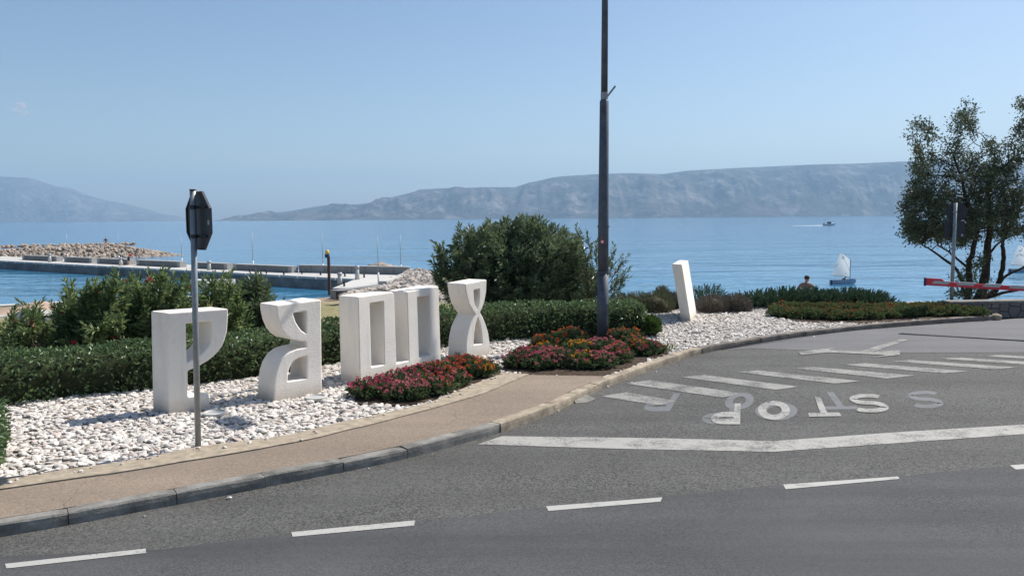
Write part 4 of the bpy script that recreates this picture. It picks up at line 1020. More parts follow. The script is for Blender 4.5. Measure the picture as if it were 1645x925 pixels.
for px, py, Yy, lab in [(1135, 478, 20.9, 'dark juniper sprigs behind the brown mounds')]:
    p = gy(px, 495, Yy); p.z = -.05; root = empty('juniper', p, label=lab, cat='shrub', group='junipers above the sea')
    P, D = dome_points(320, .6, .4, .34, .26, .2, px, shell=.4); D2 = unit(D*np.array([1, 1, .5])+np.array([.1, 0, .7])+RNG.normal(0, .15, D.shape)); Vv, Ff = shoots(P-D2*.08, D2, 11, .07, .02, .22, .45); link('foliage', npmesh('foliage', Vv, Ff, MT['juniper']), root)
shrub('box_bush', g(1046, 540, .08), .21, .21, .24, .18, 500, 7, .04, .022, .04, MT['lime'], 'small bright green bush at the right end of the clipped hedge', seed=4., lump=.12, core=.8)
# weed at the hourglass letter's foot and strap leaves by the kerb
shrub('weed', g(734, 577, .1), .05, .05, .07, .04, 14, 5, .05, .012, .04, MT['lime'], 'tiny green weed at the foot of the hourglass letter', seed=2., core=0)
shrub('strap_plant', g(1072, 566, .1), .10, .08, .07, .05, 9, 3, .16, .018, .05, MT['lime'], 'strap-leaved plant beside the kerb at the end of the flower bed', seed=7., core=0)
# ground cover on the slope behind the beds (keeps the shore edge planted)
def cover():
    N = 26000
    P = np.stack([RNG.uniform(-13, 16, N), RNG.uniform(12.5, 24.5, N)], 1)
    yi = np.interp(P[:, 0], [p[0] for p in IN_PTS], [p[1] for p in IN_PTS])
    ok = (P[:, 1] > yi+.1) & (P[:, 1] < yi+2.2); P = P[ok]
    Z = np.array([terrain_z(x, y) for x, y in P]); n = len(P)
    V, F = leaves(np.stack([P[:, 0], P[:, 1], Z-.02], 1), RNG.normal(0, .5, (n, 3))+np.array([0, 0, 1.0]), RNG.uniform(.08, .22, n), .02, .2)
    link('ground_cover', npmesh('ground_cover', V, F, MT['drygrass']), label='dry grass and weeds on the slope between the beds and the sea', cat='grass', kind='stuff')
cover()

# ---- tree by colonising points
def grown_tree(root, mains, targets, leafmat_, leafn, leafL, trunk_mat=None, r_tip=.006):
    nodes = []; par = []; fixed = []
    for pts, r0, r1 in mains:
        start = None; prev = -1
        pts = [Vector(p) for p in pts]
        if nodes:
            j = min(range(len(nodes)), key=lambda k: (nodes[k]-pts[0]).length)
            if (nodes[j]-pts[0]).length < .25: prev = j
        sm = smooth_line3(pts, 4)
        for i, p in enumerate(sm):
            if i == 0 and prev >= 0: continue
            nodes.append(p+Vector((random.gauss(0, .012), random.gauss(0, .012), 0))); par.append(prev); fixed.append(r0+(r1-r0)*i/(len(sm)-1)); prev = len(nodes)-1
    nm = len(nodes); base = nodes[0]
    targets = sorted(targets, key=lambda t: min((Vector(t)-n_).length for n_ in nodes[:nm]))
    tips = []
    NA = [n_[:] for n_ in nodes]
    for t in targets:
        t = Vector(t); A = np.array(NA); d = np.linalg.norm(A-np.array(t[:]), axis=1)+np.maximum(0, A[:, 2]-t.z)*1.6
        j = int(np.argmin(d)); s0 = nodes[j]; L = (t-s0).length
        if L < .05: continue
        k = max(1, int(L/.16)); prev = j; bend = Vector((random.gauss(0, .1), random.gauss(0, .1), -.10*L))
        for q in range(1, k+1):
            f = q/k; p = s0.lerp(t, f)+bend*math.sin(math.pi*f)*.6+Vector((random.gauss(0, .015),)*3)
            nodes.append(p); NA.append(p[:]); par.append(prev); fixed.append(None); prev = len(nodes)-1
        tips.append(prev)
    cnt = [0]*len(nodes)
    for t in tips:
        j = t
        while j >= 0: cnt[j] += 1; j = par[j]
    rad = [(fixed[i] if fixed[i] else r_tip*max(1, cnt[i])**.46) for i in range(len(nodes))]
    # chains
    kids = {}
    for i, p in enumerate(par): kids.setdefault(p, []).append(i)
    def chain(mb, i):
        stack = [(i, None)]
        while stack:
            j, pre = stack.pop(); pts = [] if pre is None else [nodes[pre]]; rr = [] if pre is None else [min(rad[pre], rad[j]*1.35)]
            while True:
                pts.append(nodes[j]); rr.append(rad[j]); ch = kids.get(j, [])
                if not ch: break
                ch = sorted(ch, key=lambda c: -rad[c]); 
                for c in ch[1:]: stack.append((c, j))
                j = ch[0]
            if len(pts) > 1: mb.tube(pts, rr, 9 if rr[0] > .04 else 4)
    mb = MB(); 
    for r_ in kids.get(-1, []): chain(mb, r_)
    mb.build('trunk', trunk_mat or MT['bark'], root, True)
    P = []; D = []
    for i in range(nm, len(nodes)):
        if cnt[i] <= 4:
            d = (nodes[i]-nodes[par[i]]).normalized(); P.append(nodes[i][:]); D.append(d[:])
    return np.array(P), np.array(D)
def smooth_line3(pts, n):
    out = []
    for i in range(len(pts)-1):
        p0 = pts[max(i-1, 0)]; p1 = pts[i]; p2 = pts[i+1]; p3 = pts[min(i+2, len(pts)-1)]
        for k in range(n):
            t = k/n; out.append(.5*((2*p1)+(p2-p0)*t+(2*p0-5*p1+4*p2-p3)*t*t+(3*p1-p0-3*p2+p3)*t**3))
    out.append(pts[-1]); return out
TY = 25.5
tb = gy(1562, 490, TY); tb.z = -1.75
tr = empty('tamarisk_tree', tb, label='multi-stemmed dark-leaved tree standing behind the stone wall at the right', cat='tree')
def tp(x, y, dy=0): return gy(x, y, TY+dy)-tb
mains = [([tp(1562, 560, 0), tp(1560, 505, 0), tp(1566, 492, 0), tp(1578, 465, .1), tp(1583, 440, .1), tp(1587, 400, .2), tp(1590, 360, .3), tp(1588, 320, .3), tp(1592, 285, .3), tp(1600, 255, .3)], .20, .035),
         ([tp(1556, 555, 0), tp(1553, 505, 0), tp(1553, 488, -.1), tp(1556, 455, -.1), tp(1556, 425, -.2), tp(1564, 400, -.3), tp(1568, 370, -.3), tp(1555, 335, -.4), tp(1545, 290, -.5), tp(1530, 250, -.5)], .13, .03),
         ([tp(1550, 475, -.1), tp(1543, 445, -.2), tp(1532, 428, -.3), tp(1515, 415, -.4), tp(1496, 402, -.5), tp(1478, 392, -.5)], .06, .02),
         ([tp(1556, 430, -.1), tp(1543, 420, .3), tp(1525, 405, .5), tp(1508, 395, .6)], .045, .02),
         ([tp(1570, 495, 0), tp(1582, 480, .1), tp(1598, 466, .2), tp(1608, 445, .3), tp(1612, 420, .3), tp(1611, 398, .3), tp(1612, 385, .3), tp(1630, 350, .5), tp(1650, 310, .6)], .11, .03),
         ([tp(1600, 462, .2), tp(1618, 442, .0), tp(1640, 432, -.1), tp(1665, 415, -.1), tp(1690, 380, -.1)], .05, .02),
         ([tp(1588, 478, .1), tp(1612, 470, -.2), tp(1640, 464, -.4), tp(1670, 445, -.4), tp(1700, 420, -.4)], .055, .02),
         ([tp(1588, 410, .2), tp(1600, 395, .3), tp(1618, 382, .6), tp(1640, 375, .7)], .04, .02)]
tg = []
def blob_t(cx, cy, rx, ry, n, dy=0, dz=1.0):
    for _ in range(n):
        a = random.uniform(0, 2*math.pi); r_ = math.sqrt(random.random()); tg.append(tp(cx+rx*r_*math.cos(a), cy+ry*r_*math.sin(a), dy+random.uniform(-dz, dz)))
for a in [(1485, 345, 32, 42, 105), (1490, 300, 28, 30, 40), (1530, 350, 36, 42, 125), (1560, 300, 42, 45, 95), (1600, 310, 42, 45, 110), (1640, 330, 40, 45, 85), (1690, 340, 40, 60, 60), (1590, 355, 45, 28, 75), (1530, 265, 40, 28, 30), (1600, 255, 45, 30, 32), (1655, 250, 40, 40, 45),
          (1505, 235, 38, 22, 16), (1475, 208, 18, 18, 8), (1480, 270, 22, 16, 12), (1545, 205, 25, 26, 14), (1555, 180, 12, 14, 6), (1575, 220, 25, 20, 8), (1530, 380, 32, 20, 60), (1478, 372, 26, 18, 70), (1465, 340, 14, 30, 30), (1650, 195, 30, 35, 16), (1640, 170, 10, 10, 4), (1610, 370, 30, 12, 26), (1690, 280, 40, 60, 40), (1575, 450, 26, 40, 16), (1540, 465, 22, 24, 8)]: blob_t(*a)
P, D = grown_tree(tr, mains, tg, None, 10, .06, None, .0050)
nl = 44
PP = np.repeat(P, nl, 0)+RNG.normal(0, .10, (len(P)*nl, 3)); DD = np.repeat(D, nl, 0)+RNG.normal(0, .8, (len(P)*nl, 3))
Vv, Ff = leaves(PP, DD, RNG.uniform(.055, .11, len(PP)), .05, .1); link('crown', npmesh('crown', Vv, Ff, MT['olive']), tr)
print('tree leaves', len(PP))

# ================================================================== HARBOUR
DK = -2.9
def dg(px, py): return g(px, py, DK).xy
pa = Vector((-14.1, 71.9)); pdir = (Vector((-71, 111))-pa).normalized(); pn = Vector((pdir.y, -pdir.x))     # away from the harbour basin
if pn.y < 0: pn = -pn
pier = empty('pier', (pa.x, pa.y, SEA_Z), label='long pale concrete pier stretching left across the harbour', cat='pier')
po = Vector((pa.x, pa.y))
def prism_rel(pts, z0, z1, name, mat, parent, o=None, oz=SEA_Z):
    o = po if o is None else o
    return MB().prism([(p[0]-o.x, p[1]-o.y) for p in pts], z0-oz, z1-oz).build(name, mat, parent)
PLEN = 84; PWID = 6.5
prism_rel([pa, pa+pdir*PLEN, pa+pdir*PLEN+pn*PWID, pa+pn*PWID], SEA_Z-1.8, DK-.22, 'quay_wall', MT['quay_face'], pier)
k = 0; s = 0
while s < PLEN-.1:
    e = min(PLEN, s+2.6)
    prism_rel([pa+pdir*(s+.08)-pn*.08, pa+pdir*(e-.08)-pn*.08, pa+pdir*(e-.08)+pn*PWID, pa+pdir*(s+.08)+pn*PWID], DK-.21, DK, 'deck_slab', MT['concrete_white'], pier)
    s = e
# platform at the root of the pier
pl = [pa+Vector((0, 0)), Vector((-14.1, 62.3)), g(560, 462.5, DK).xy, g(611, 456, DK).xy, g(664, 433, DK).xy, g(640, 429, DK).xy, g(484, 428, DK).xy]
plat = empty('quay_platform', (pl[0].x, pl[0].y, SEA_Z), label='broad pale concrete platform where the pier meets the shore', cat='quay')
def pin(poly, f):
    c = sum(poly, Vector((0, 0)))/len(poly); return [c+(p-c)*f for p in poly]
prism_rel(pin(pl, .99), SEA_Z-1.8, DK-.05, 'quay_wall', MT['quay_face'], plat, pl[0]); prism_rel(pl, DK-.05, DK+.004, 'deck', MT['concrete_white'], plat, pl[0])
# parapet of panels
pw = empty('parapet_wall', (*g(484, 438, DK).xy, DK), label='tall panelled concrete parapet along the sea side of the platform', cat='wall')
a, b = g(480, 437.5, DK).xy, g(655, 441.5, DK).xy; dv2 = (b-a).normalized(); n2 = Vector((-dv2.y, dv2.x)); L = (b-a).length; o2 = Vector(pw.location[:2])
for i in range(8):
    s0 = L*i/8+.02; s1 = L*(i+1)/8-.02
    prism_rel([a+dv2*s0, a+dv2*s1, a+dv2*s1+n2*.45, a+dv2*s0+n2*.45], DK, DK+.72, 'wall_panel', MT['concrete_grey'], pw, o2, DK)
prism_rel([a-dv2*.05-n2*.03, b+dv2*.05-n2*.03, b+dv2*.05+n2*.48, a-dv2*.05+n2*.48], DK+.721, DK+.78, 'coping', MT['concrete'], pw, o2, DK)
# long benches on the pier
def on_pier(px):   # parameter along the pier for an image column, measured at its middle line
    best = min(np.arange(-6, PLEN, .25), key=lambda s_: abs(((pa+pdir*s_+pn*3.6).x/(pa+pdir*s_+pn*3.6).y*1.0)*FPX+822.5-px)); return float(best)
bl_names = ['bench wall at the right end of the pier, reaching the platform', 'bench wall on the pier right of the sign post', 'bench wall on the pier just left of the sign post', 'bench wall on the pier beside the red-clad person', 'bench wall in the middle left of the pier', 'leftmost long bench wall on the pier']
for (x0, x1), lab in zip([(480, 388), (378, 322), (302, 232), (220, 168), (160, 116), (104, 48)], bl_names):
    s0, s1 = on_pier(x0), on_pier(x1); c = pa+pdir*((s0+s1)/2)+pn*3.0
    r = empty('bench_wall', (c.x, c.y, DK), math.atan2(pdir.y, pdir.x), label=lab, cat='bench', group='bench walls on the pier'); Lh = abs(s1-s0)/2
    MB().box((0, 0, .32), (2*Lh-1.2, .8, .60)).build('bench_body', MT['bench'], r); MB().box((0, 0, .645), (2*Lh-1.1, .9, .05)).build('bench_top', MT['bench_top'], r)  # one concrete, body coloured as shaded and top as lit
    for sg_ in (-1, 1): MB().box((sg_*(Lh-.3), 0, .34), (.6, .84, .66)).build('end_block', MT['bench_top'], r)
# service pedestals
for px, py, h, Yfix, lab in [(110, 415, 1.15, 0, 'leftmost white service pedestal on the pier'), (225, 420, 1.0, 0, 'white service pedestal beside the red-clad person'), (367, 427, 1.0, 0, 'white service pedestal right of the sign post'), (574, 449, 1.25, 1, 'white service pedestal at the corner of the platform'), (546, 456, .95, 1, 'white tapered pedestal at the near edge of the platform')]:
    if Yfix: c = g(px, py, DK).xy
    else: c = pa+pdir*on_pier(px)+pn*1.2
    r = empty('service_pedestal', (c.x, c.y, DK), label=lab, cat='pedestal', group='service pedestals')
    MB().tube([(0, 0, 0), (0, 0, h*.8)], [.21, .16], 12).build('body', MT['concrete_white'], r, True); MB().tube([(0, 0, h*.8), (0, 0, h)], [.22, .20], 12).build('cap', MT['grey_reflect'], r, True)
# thin masts
mast_l = [(95, 0, 376, 'thin lamp mast, leftmost on the pier'), (177, 0, 377, 'thin lamp mast second from the left on the pier'), (278, 0, 378, 'thin lamp mast just left of the sign post'), (392, 0, 374, 'thin lamp mast right of the sign post'), (519, 438, 376, 'thin lamp mast at the left end of the parapet'), (608, 455, 380, 'nearest thin lamp mast, on the corner of the platform'), (644, 440, 377, 'thin lamp mast at the right end of the parapet')]
for px, py, pt_, lab in mast_l:
    c = g(px, py, DK).xy if py else (pa+pdir*on_pier(px)+pn*4.8)
    zt = gy(px, pt_, c.y).z
    r = empty('mast', (c.x, c.y, DK), label=lab, cat='mast', group='thin masts along the quay')
    MB().tube([(0, 0, 0), (0, 0, zt-DK)], [.038, .022], 6).build('pole', MT['galv'], r, True); MB().tube([(0, 0, 0), (0, 0, .9)], .075, 8).build('base', MT['white_plastic'], r, True)
# small bollards
i = 0
bdl = ['%s small bollard on the quay edge left of the yellow light post' % q for q in ('leftmost', 'second', 'third', 'fourth', 'rightmost')]+['small bollard right of the yellow light post', 'small bollard on the platform before the pedestal', 'small bollard on the platform right of the pedestal']
for (px, py), lab in zip([(401, 437), (428, 439), (456, 441.5), (485, 440), (515, 442), (553, 460), (554, 444), (585, 446)], bdl):
    c = g(px, py, DK).xy; r = empty('bollard', (c.x, c.y, DK), label=lab, cat='bollard', group='small bollards on the quay')
    MB().tube([(0, 0, 0), (0, 0, .3)], [.09, .07], 8).build('stem', MT['sign_back'], r, True); MB().tube([(0, 0, .3), (0, 0, .38)], [.12, .12], 8).build('head', MT['sign_back'], r, True)
# yellow light on a rusty post
c = g(529.5, 474, -3.5); r = empty('light_post', c, label='rusty post with a small yellow and blue light before the harbour', cat='light post')
ztp = gy(529.5, 412, c.y).z-c.z
MB().box((0, 0, ztp/2), (.20, .20, ztp)).build('post', MT['rust'], r); MB().box((-.1, 0, ztp+.05), (.3, .3, .28)).build('light_base', MT['blue_lamp'], r); MB().tube([(-.1, 0, ztp+.19), (-.1, 0, ztp+.5)], [.17, .13], 10).build('light_lens', MT['yellow'], r, True)

# rocks
def rock_pile(root, origin, pts, sizes, mat, nind=300, base=ICO1, name='rock'):
    order = np.argsort(-sizes/np.linalg.norm(pts, axis=1)); lib = []
    for k in range(14):
        v, f = blobs(np.zeros((1, 3)), np.array([[1.15, .9, .7]]), base, jitter=.17); lib.append(npmesh(name, v, f, mat))
    for j in order[:nind]:
        o = link(name, random.choice(lib), root); o.location = Vector(pts[j])-origin; s_ = sizes[j]; o.scale = (s_*random.uniform(.8, 1.25), s_*random.uniform(.8, 1.2), s_*random.uniform(.7, 1.1)); o.rotation_euler = (random.uniform(-.5, .5), random.uniform(-.5, .5), random.uniform(0, 6.3))
    rest = order[nind:]
    if len(rest):
        v, f = blobs(pts[rest]-np.array(origin), np.stack([sizes[rest]*1.1, sizes[rest]*.9, sizes[rest]*.75], 1), base, jitter=.17)
        link(name+'s', npmesh(name+'s', v, f, mat), root, kind='stuff')
# breakwater on the left
tipw = g(302, 411, SEA_Z).xy; lefw = g(0, 419.5, SEA_Z).xy; bdir = (lefw-tipw).normalized(); bn = Vector((bdir.y, -bdir.x)); bn = bn if bn.y > 0 else -bn
br_ = empty('breakwater', (tipw.x, tipw.y, SEA_Z), label='long rubble breakwater of tan boulders across the harbour mouth at the left', cat='breakwater'); bo = Vector((tipw.x, tipw.y, SEA_Z))
CR = -2.0
def bw_h(s, w):   # height of mound at distance s from tip, w across (0..17)
    tipf = min(1, s/11.0); cr = SEA_Z-.4+(CR-SEA_Z+.2)*tipf
    if w < 4.5: return SEA_Z-.4+(cr-SEA_Z+.4)*(w/4.5)
    if w < 11: return cr
    return cr+(SEA_Z-1-cr)*((w-11)/6)
mb = MB(); ns, nwid = 60, 18; V = []
for i in range(ns+1):
    s = i*1.9-1
    for j in range(nwid+1):
        w_ = j-1.0; hh = bw_h(max(0, s), max(0, w_))-.12+(.18*noise.noise(Vector((s*.6, w_*.6, 0)))); p = tipw+bdir*s+bn*w_*min(1, .25+max(0, s)/9); p += bn*(1-min(1, .25+max(0, s)/9))*4
        V.append((p.x-bo.x, p.y-bo.y, hh-SEA_Z-(.8 if j in (0, nwid) else 0)))
mb.add(V, [(i*(nwid+1)+j, i*(nwid+1)+j+1, (i+1)*(nwid+1)+j+1, (i+1)*(nwid+1)+j) for i in range(ns) for j in range(nwid)])
mb.build('mound', plain('breakwater_fill', (.36, .28, .21), .95, .1, 0, .2, .7, .5), br_, True)
pts = []; sz = []
for _ in range(2300):
    s = random.uniform(-.5, 108) if random.random() < .75 else random.uniform(-.5, 30)
    w_ = random.uniform(-.3, 4.4) if (s > 26 or random.random() < .6) else random.uniform(0, 14)
    if s > 78 and random.random() < .75 and w_ > 1.0: continue
    f = min(1, .25+max(0, s)/9); p = tipw+bdir*s+bn*(w_*f+4*(1-f)); r_ = random.uniform(.2, .43)*(1.15 if s < 30 else .9); pts.append((p.x, p.y, bw_h(s, w_)+.06)); sz.append(r_)
for _ in range(520):
    s = random.uniform(8, 108); w_ = random.uniform(10.2, 12.0); p = tipw+bdir*s+bn*w_; pts.append((p.x, p.y, CR+random.uniform(-.05, .25))); sz.append(random.uniform(.2, .42))
for _ in range(6):
    s = 52+random.uniform(-2, 2); p = tipw+bdir*s+bn*random.uniform(6, 8); pts.append((p.x, p.y, CR+.5)); sz.append(random.uniform(.5, .9))
rock_pile(br_, bo, np.array(pts), np.array(sz), MT['rock'])
# rubble groyne right of the platform
gr = empty('rubble_slope', g(680, 460, -3.4), label='slope of pinkish-grey rubble stones beside the quay platform', cat='rubble'); go = gr.location.copy()
gA = [g(617, 457, -3).xy, g(671, 433, -2.8).xy, g(700, 431, -2.2).xy, g(725, 440, -1.9).xy, g(735, 475, -2.4).xy, g(705, 482, -2.9).xy]
mb = MB(); cG = sum(gA, Vector((0, 0)))/len(gA)
zz = [DK-.05, DK+.1, -2.75, -2.7, -2.9, -3.3]
Vm = [(p.x-go.x, p.y-go.y, z-go.z) for p, z in zip(gA, zz)]+[(p.x-go.x, p.y-go.y, -5-go.z) for p in gA]+[(cG.x-go.x, cG.y-go.y, -2.8-go.z)]
mb.add(Vm, [(i, (i+1) % 6, 12) for i in range(6)]+[(i, 6+i, 6+(i+1) % 6, (i+1) % 6) for i in range(6)]); mb.build('rubble_core', MT['rock'], gr)
def gz(x, y):
    best = 0
    w_ = [1/(.3+(Vector((x, y))-p).length**2) for p in gA]+[1/(.3+(Vector((x, y))-cG).length**2)]; zz2 = zz+[-2.8]; return sum(a*b_ for a, b_ in zip(w_, zz2))/sum(w_)
Pn = np.stack([RNG.uniform(min(p.x for p in gA), max(p.x for p in gA), 1400), RNG.uniform(min(p.y for p in gA), max(p.y for p in gA), 1400)], 1); Pn = Pn[inside(Pn, [tuple(p) for p in gA])]
pts = np.array([(x, y, gz(x, y)+.08) for x, y in Pn]); sz = RNG.uniform(.15, .34, len(pts)); print('groyne rocks', len(pts))
rock_pile(gr, go, pts, sz, MT['grey_rock'])
# border curb of the platform and the row of set stones
cb = empty('quay_curb', (*g(611, 456, DK).xy, DK), label='pale concrete curb between the platform and the rubble', cat='curb'); co = Vector(cb.location[:2])
a, b = g(608, 457, DK).xy, g(668, 431.5, DK+.3).xy; nn = Vector((-(b-a).normalized().y, (b-a).normalized().x)); prism_rel([a, b, b-nn*.7, a-nn*.7], DK-.2, DK+.28, 'curb_beam', MT['concrete'], cb, co, DK)
a, b = g(530, 466, DK).xy, g(608, 457, DK).xy; nn = Vector((-(b-a).normalized().y, (b-a).normalized().x)); prism_rel([a, b, b-nn*.9, a-nn*.9], DK-.6, DK+.012, 'curb_beam', MT['concrete_grey'], cb, co, DK)
sr = empty('dry_stone_row', g(600, 470, -3.3), label='row of upright set stones edging the beach below the platform', cat='wall'); so_ = sr.location.copy()
pts = []; sz = []
for k in range(30):
    f = k/29; p = g(548+f*88, 478-f*17.5, -2.9); pts.append((p.x, p.y, p.z+.12)); sz.append(random.uniform(.26, .42))
for k in range(9): p = g(618+k*9, 462+random.uniform(-1, 4), -2.5); pts.append((p.x, p.y, p.z)); sz.append(random.uniform(.4, .6))
rock_pile(sr, so_, np.array(pts), np.array(sz), MT['grey_rock'], name='stone')
p = g(549, 479, -3); o = empty('dark_block', p, label='small dark box on the beach below the light post', cat='box'); bevel(MB().box((0, 0, .2), (.7, .5, .5)).build('box_body', MT['rust'], o), .03); MB().box((0, 0, .48), (.74, .54, .05)).build('lid', MT['sign_back'], o)
# rocks beyond the parapet
rb = empty('boulder_group', g(618, 431, -3.6), label='few tan boulders showing over the parapet by the sea', cat='boulders')
for px, s_ in ((597, .7), (606, .9), (613, .7), (622, .8), (632, .5)):
    p = gy(px, 431, 86); v, f = blobs(np.array([tuple(p-rb.location)]), np.array([[s_*1.2, s_, s_*.6]]), ICO2, jitter=.12); link('boulder', npmesh('boulder', v, f, MT['rock']), rb)
# left quay and sand heaps
lq = empty('harbour_quay', (*g(0, 490, -3.2).xy, -3.2), label='low white quay edge at the left behind the sand heaps', cat='quay'); lo = Vector(lq.location[:2])
qa, qb, qc, qd = g(-260, 503, -3.2).xy, g(0, 489.5, -3.2).xy, g(105, 484, -3.2).xy, g(330, 474, -3.2).xy
prism_rel([qa, qb, qc, qd]+[q+Vector((.2, -1.1)) for q in (qd, qc, qb, qa)], -5.5, -3.17, 'quay_edge', MT['concrete_white'], lq, lo, -3.2)
a, b = g(-100, 523, -3).xy, g(44, 509.5, -3).xy; prism_rel([a, b, b+Vector((0, -.8)), a+Vector((0, -.8))], -4, -2.75, 'low_wall', MT['concrete'], lq, lo, -3.2)
for cx, cy, rx, h, lab in [(62, 497, 3.2, .75, 'larger tan sand heap on the quay at the left'), (22, 499, 3.0, .55, 'lower tan sand heap at the left edge of the photograph'), (115, 497, 2.6, .4, 'small sand heap against the oleanders')]:
    p = g(cx, cy+8, -3.2); mb = MB(); nr_, na = 10, 28; V = [(0, 0, h)]
    for i in range(1, nr_+1):
        for k in range(na):
            a_ = 2*math.pi*k/na; rr = rx*i/nr_*(1+.15*noise.noise(Vector((math.cos(a_)*1.5+cx, math.sin(a_)*1.5, 0)))); f = i/nr_
            V.append((rr*math.cos(a_), rr*math.sin(a_), h*(1-f)**1.1*(1+.35*noise.noise(Vector((rr*math.cos(a_), rr*math.sin(a_), cx))))-(.25 if i == nr_ else 0)))
    mb.add(V, [(0, 1+k, 1+(k+1) % na) for k in range(na)]+[(1+(i-1)*na+k, 1+i*na+k, 1+i*na+(k+1) % na, 1+(i-1)*na+(k+1) % na) for i in range(1, nr_) for k in range(na)])
    mb.build('sand_heap', plain('sand%d' % cx, (.42, .31, .235), .95, .1, 0, .15, 1.2, .6), None, True, loc=p, label=lab, cat='sand heap', group='sand heaps on the quay')
for cx, cy, s_, lab in [(50, 514, .85, 'pale stone block at the end of the low quay wall'), (72, 518, .8, 'white boulder below the sand heaps, half behind oleander leaves'), (80, 511, .6, 'grey-white stone just below the larger sand heap')]:
    p = g(cx, cy, -2.7); v, f = blobs(np.zeros((1, 3)), np.array([[s_, s_*.8, s_*.75]]), ICO2, jitter=.12); link('boulder', npmesh('boulder', v, f, MT['concrete']), None, p, label=lab, cat='boulder', group='pale boulders by the quay')
p = g(340, 462, -3); bevel(MB().box((0, 0, 0), (3.4, 1.6, .9), R(-10)).build('concrete_block', MT['concrete'], None, loc=p+Vector((0, 0, .2)), label='pale concrete block glimpsed above the oleander beside the sign post', cat='block'), .04)

# ================================================================== BOATS
def text_mesh(body, size, mat, name, parent, mw, th=.0):
    cu = bpy.data.curves.new('t', 'FONT'); cu.body = body; cu.size = size; cu.extrude = th; cu.align_x = 'CENTER'
    tmp = bpy.data.objects.new('t', cu); COL.objects.link(tmp); me = bpy.data.meshes.new_from_object(tmp.evaluated_get(bpy.context.evaluated_depsgraph_get())); bpy.data.objects.remove(tmp)
    me.transform(mw); me.name = name; me.materials.clear(); me.materials.append(mat)
    return link(name, me, parent)
def skin_person(name, loc, rz, joints, edges, radii, mats, label, parts=(), scale=1.0, cat='person'):
    root = empty(name, loc, rz, label=label, cat=cat); root.scale = (scale,)*3
    def skin(nm, ids, eds, rr, mat):
        me = bpy.data.meshes.new(nm); idx = {j: i for i, j in enumerate(ids)}
        me.from_pydata([joints[j] for j in ids], [(idx[a], idx[b]) for a, b in eds], []); me.materials.append(mat)
        o = link(nm, me, root); md = o.modifiers.new('skin', 'SKIN'); md.use_smooth_shade = True
        for i, j in enumerate(ids): o.data.skin_vertices[0].data[i].radius = (rr[j]*(1.0), rr[j]*.85)
        o.data.skin_vertices[0].data[0].use_root = True
        sb = o.modifiers.new('sub', 'SUBSURF'); sb.levels = 1; sb.render_levels = 1
        return o
    skin('body', [k for k in joints if not k.startswith('h_')], edges, radii, mats['skin'])
    for nm, ids, eds, grow, mt in parts:
        rr = {j: radii[j]*grow+.008 for j in ids}; skin(nm, ids, eds, rr, mt)
    return root
def standing(bend=0.0, seated=False, armf=.0, arm_out=.12):
    """joint table of a figure 1.75 m tall facing -Y; bend tips the trunk forward; seated folds hips and knees"""
    J = {}; Rr = {}
    def put(k, p, r): J[k] = Vector(p); Rr[k] = r
    hip = .93 if not seated else .47
    put('pelvis', (0, 0, hip), .135)
    def tb(z, y=0, x=0):
        c, s_ = math.cos(bend), math.sin(bend); return (x, y*c-(z)*s_, hip+z*c-y*s_*-1*0)
    put('waist', tb(.18), .125); put('chest', tb(.38), .15); put('neck0', tb(.52), .065); put('neck', tb(.58), .055); put('head', tb(.67, -.01), .085); put('head2', tb(.76, -.01), .09); put('crown', tb(.83, 0), .06)
    put('nose', tb(.69, -.105), .018); put('h_a', tb(.66, .045), .085); put('h_b', tb(.74, .03), .10); put('h_c', tb(.81, .0), .085)
    for s_, n in ((-1, 'l'), (1, 'r')):
        put('sh'+n, tb(.47, 0, s_*.17), .065); put('el'+n, tb(.22, -.02-armf*.5, s_*(.20+arm_out)), .043); put('wr'+n, tb(.02, -.06-armf, s_*(.20+arm_out*.9)), .030); put('pm'+n, tb(-.05, -.08-armf, s_*(.20+arm_out*.9)), .034)
        for q in range(4): put('f%d%s' % (q, n), tb(-.13-.012*(1 if q in (1, 2) else 0), -.10-armf, s_*(.17+arm_out*.9+.02*q)), .010)
        put('th'+n, tb(-.08, -.125-armf, s_*(.165+arm_out*.9)), .012)
        put('hp'+n, (s_*.09, 0, hip-.04), .095)
        if seated: put('kn'+n, (s_*.13, -.42, .50), .065); put('an'+n, (s_*.13, -.45, .08), .04); put('to'+n, (s_*.14, -.62, .04), .035)
        else: put('kn'+n, (s_*.11, -.02, .5), .062); put('an'+n, (s_*.12, .03, .08), .042); put('to'+n, (s_*.14, -.15, .035), .038)
    E = [('pelvis', 'waist'), ('waist', 'chest'), ('chest', 'neck0'), ('neck0', 'neck'), ('neck', 'head'), ('head', 'head2'), ('head2', 'crown'), ('head', 'nose')]
    for n in 'lr': E += [('chest', 'sh'+n), ('sh'+n, 'el'+n), ('el'+n, 'wr'+n), ('wr'+n, 'pm'+n), ('pm'+n, 'th'+n), ('pelvis', 'hp'+n), ('hp'+n, 'kn'+n), ('kn'+n, 'an'+n), ('an'+n, 'to'+n)]+[('pm'+n, 'f%d%s' % (q, n)) for q in range(4)]
    return J, E, Rr
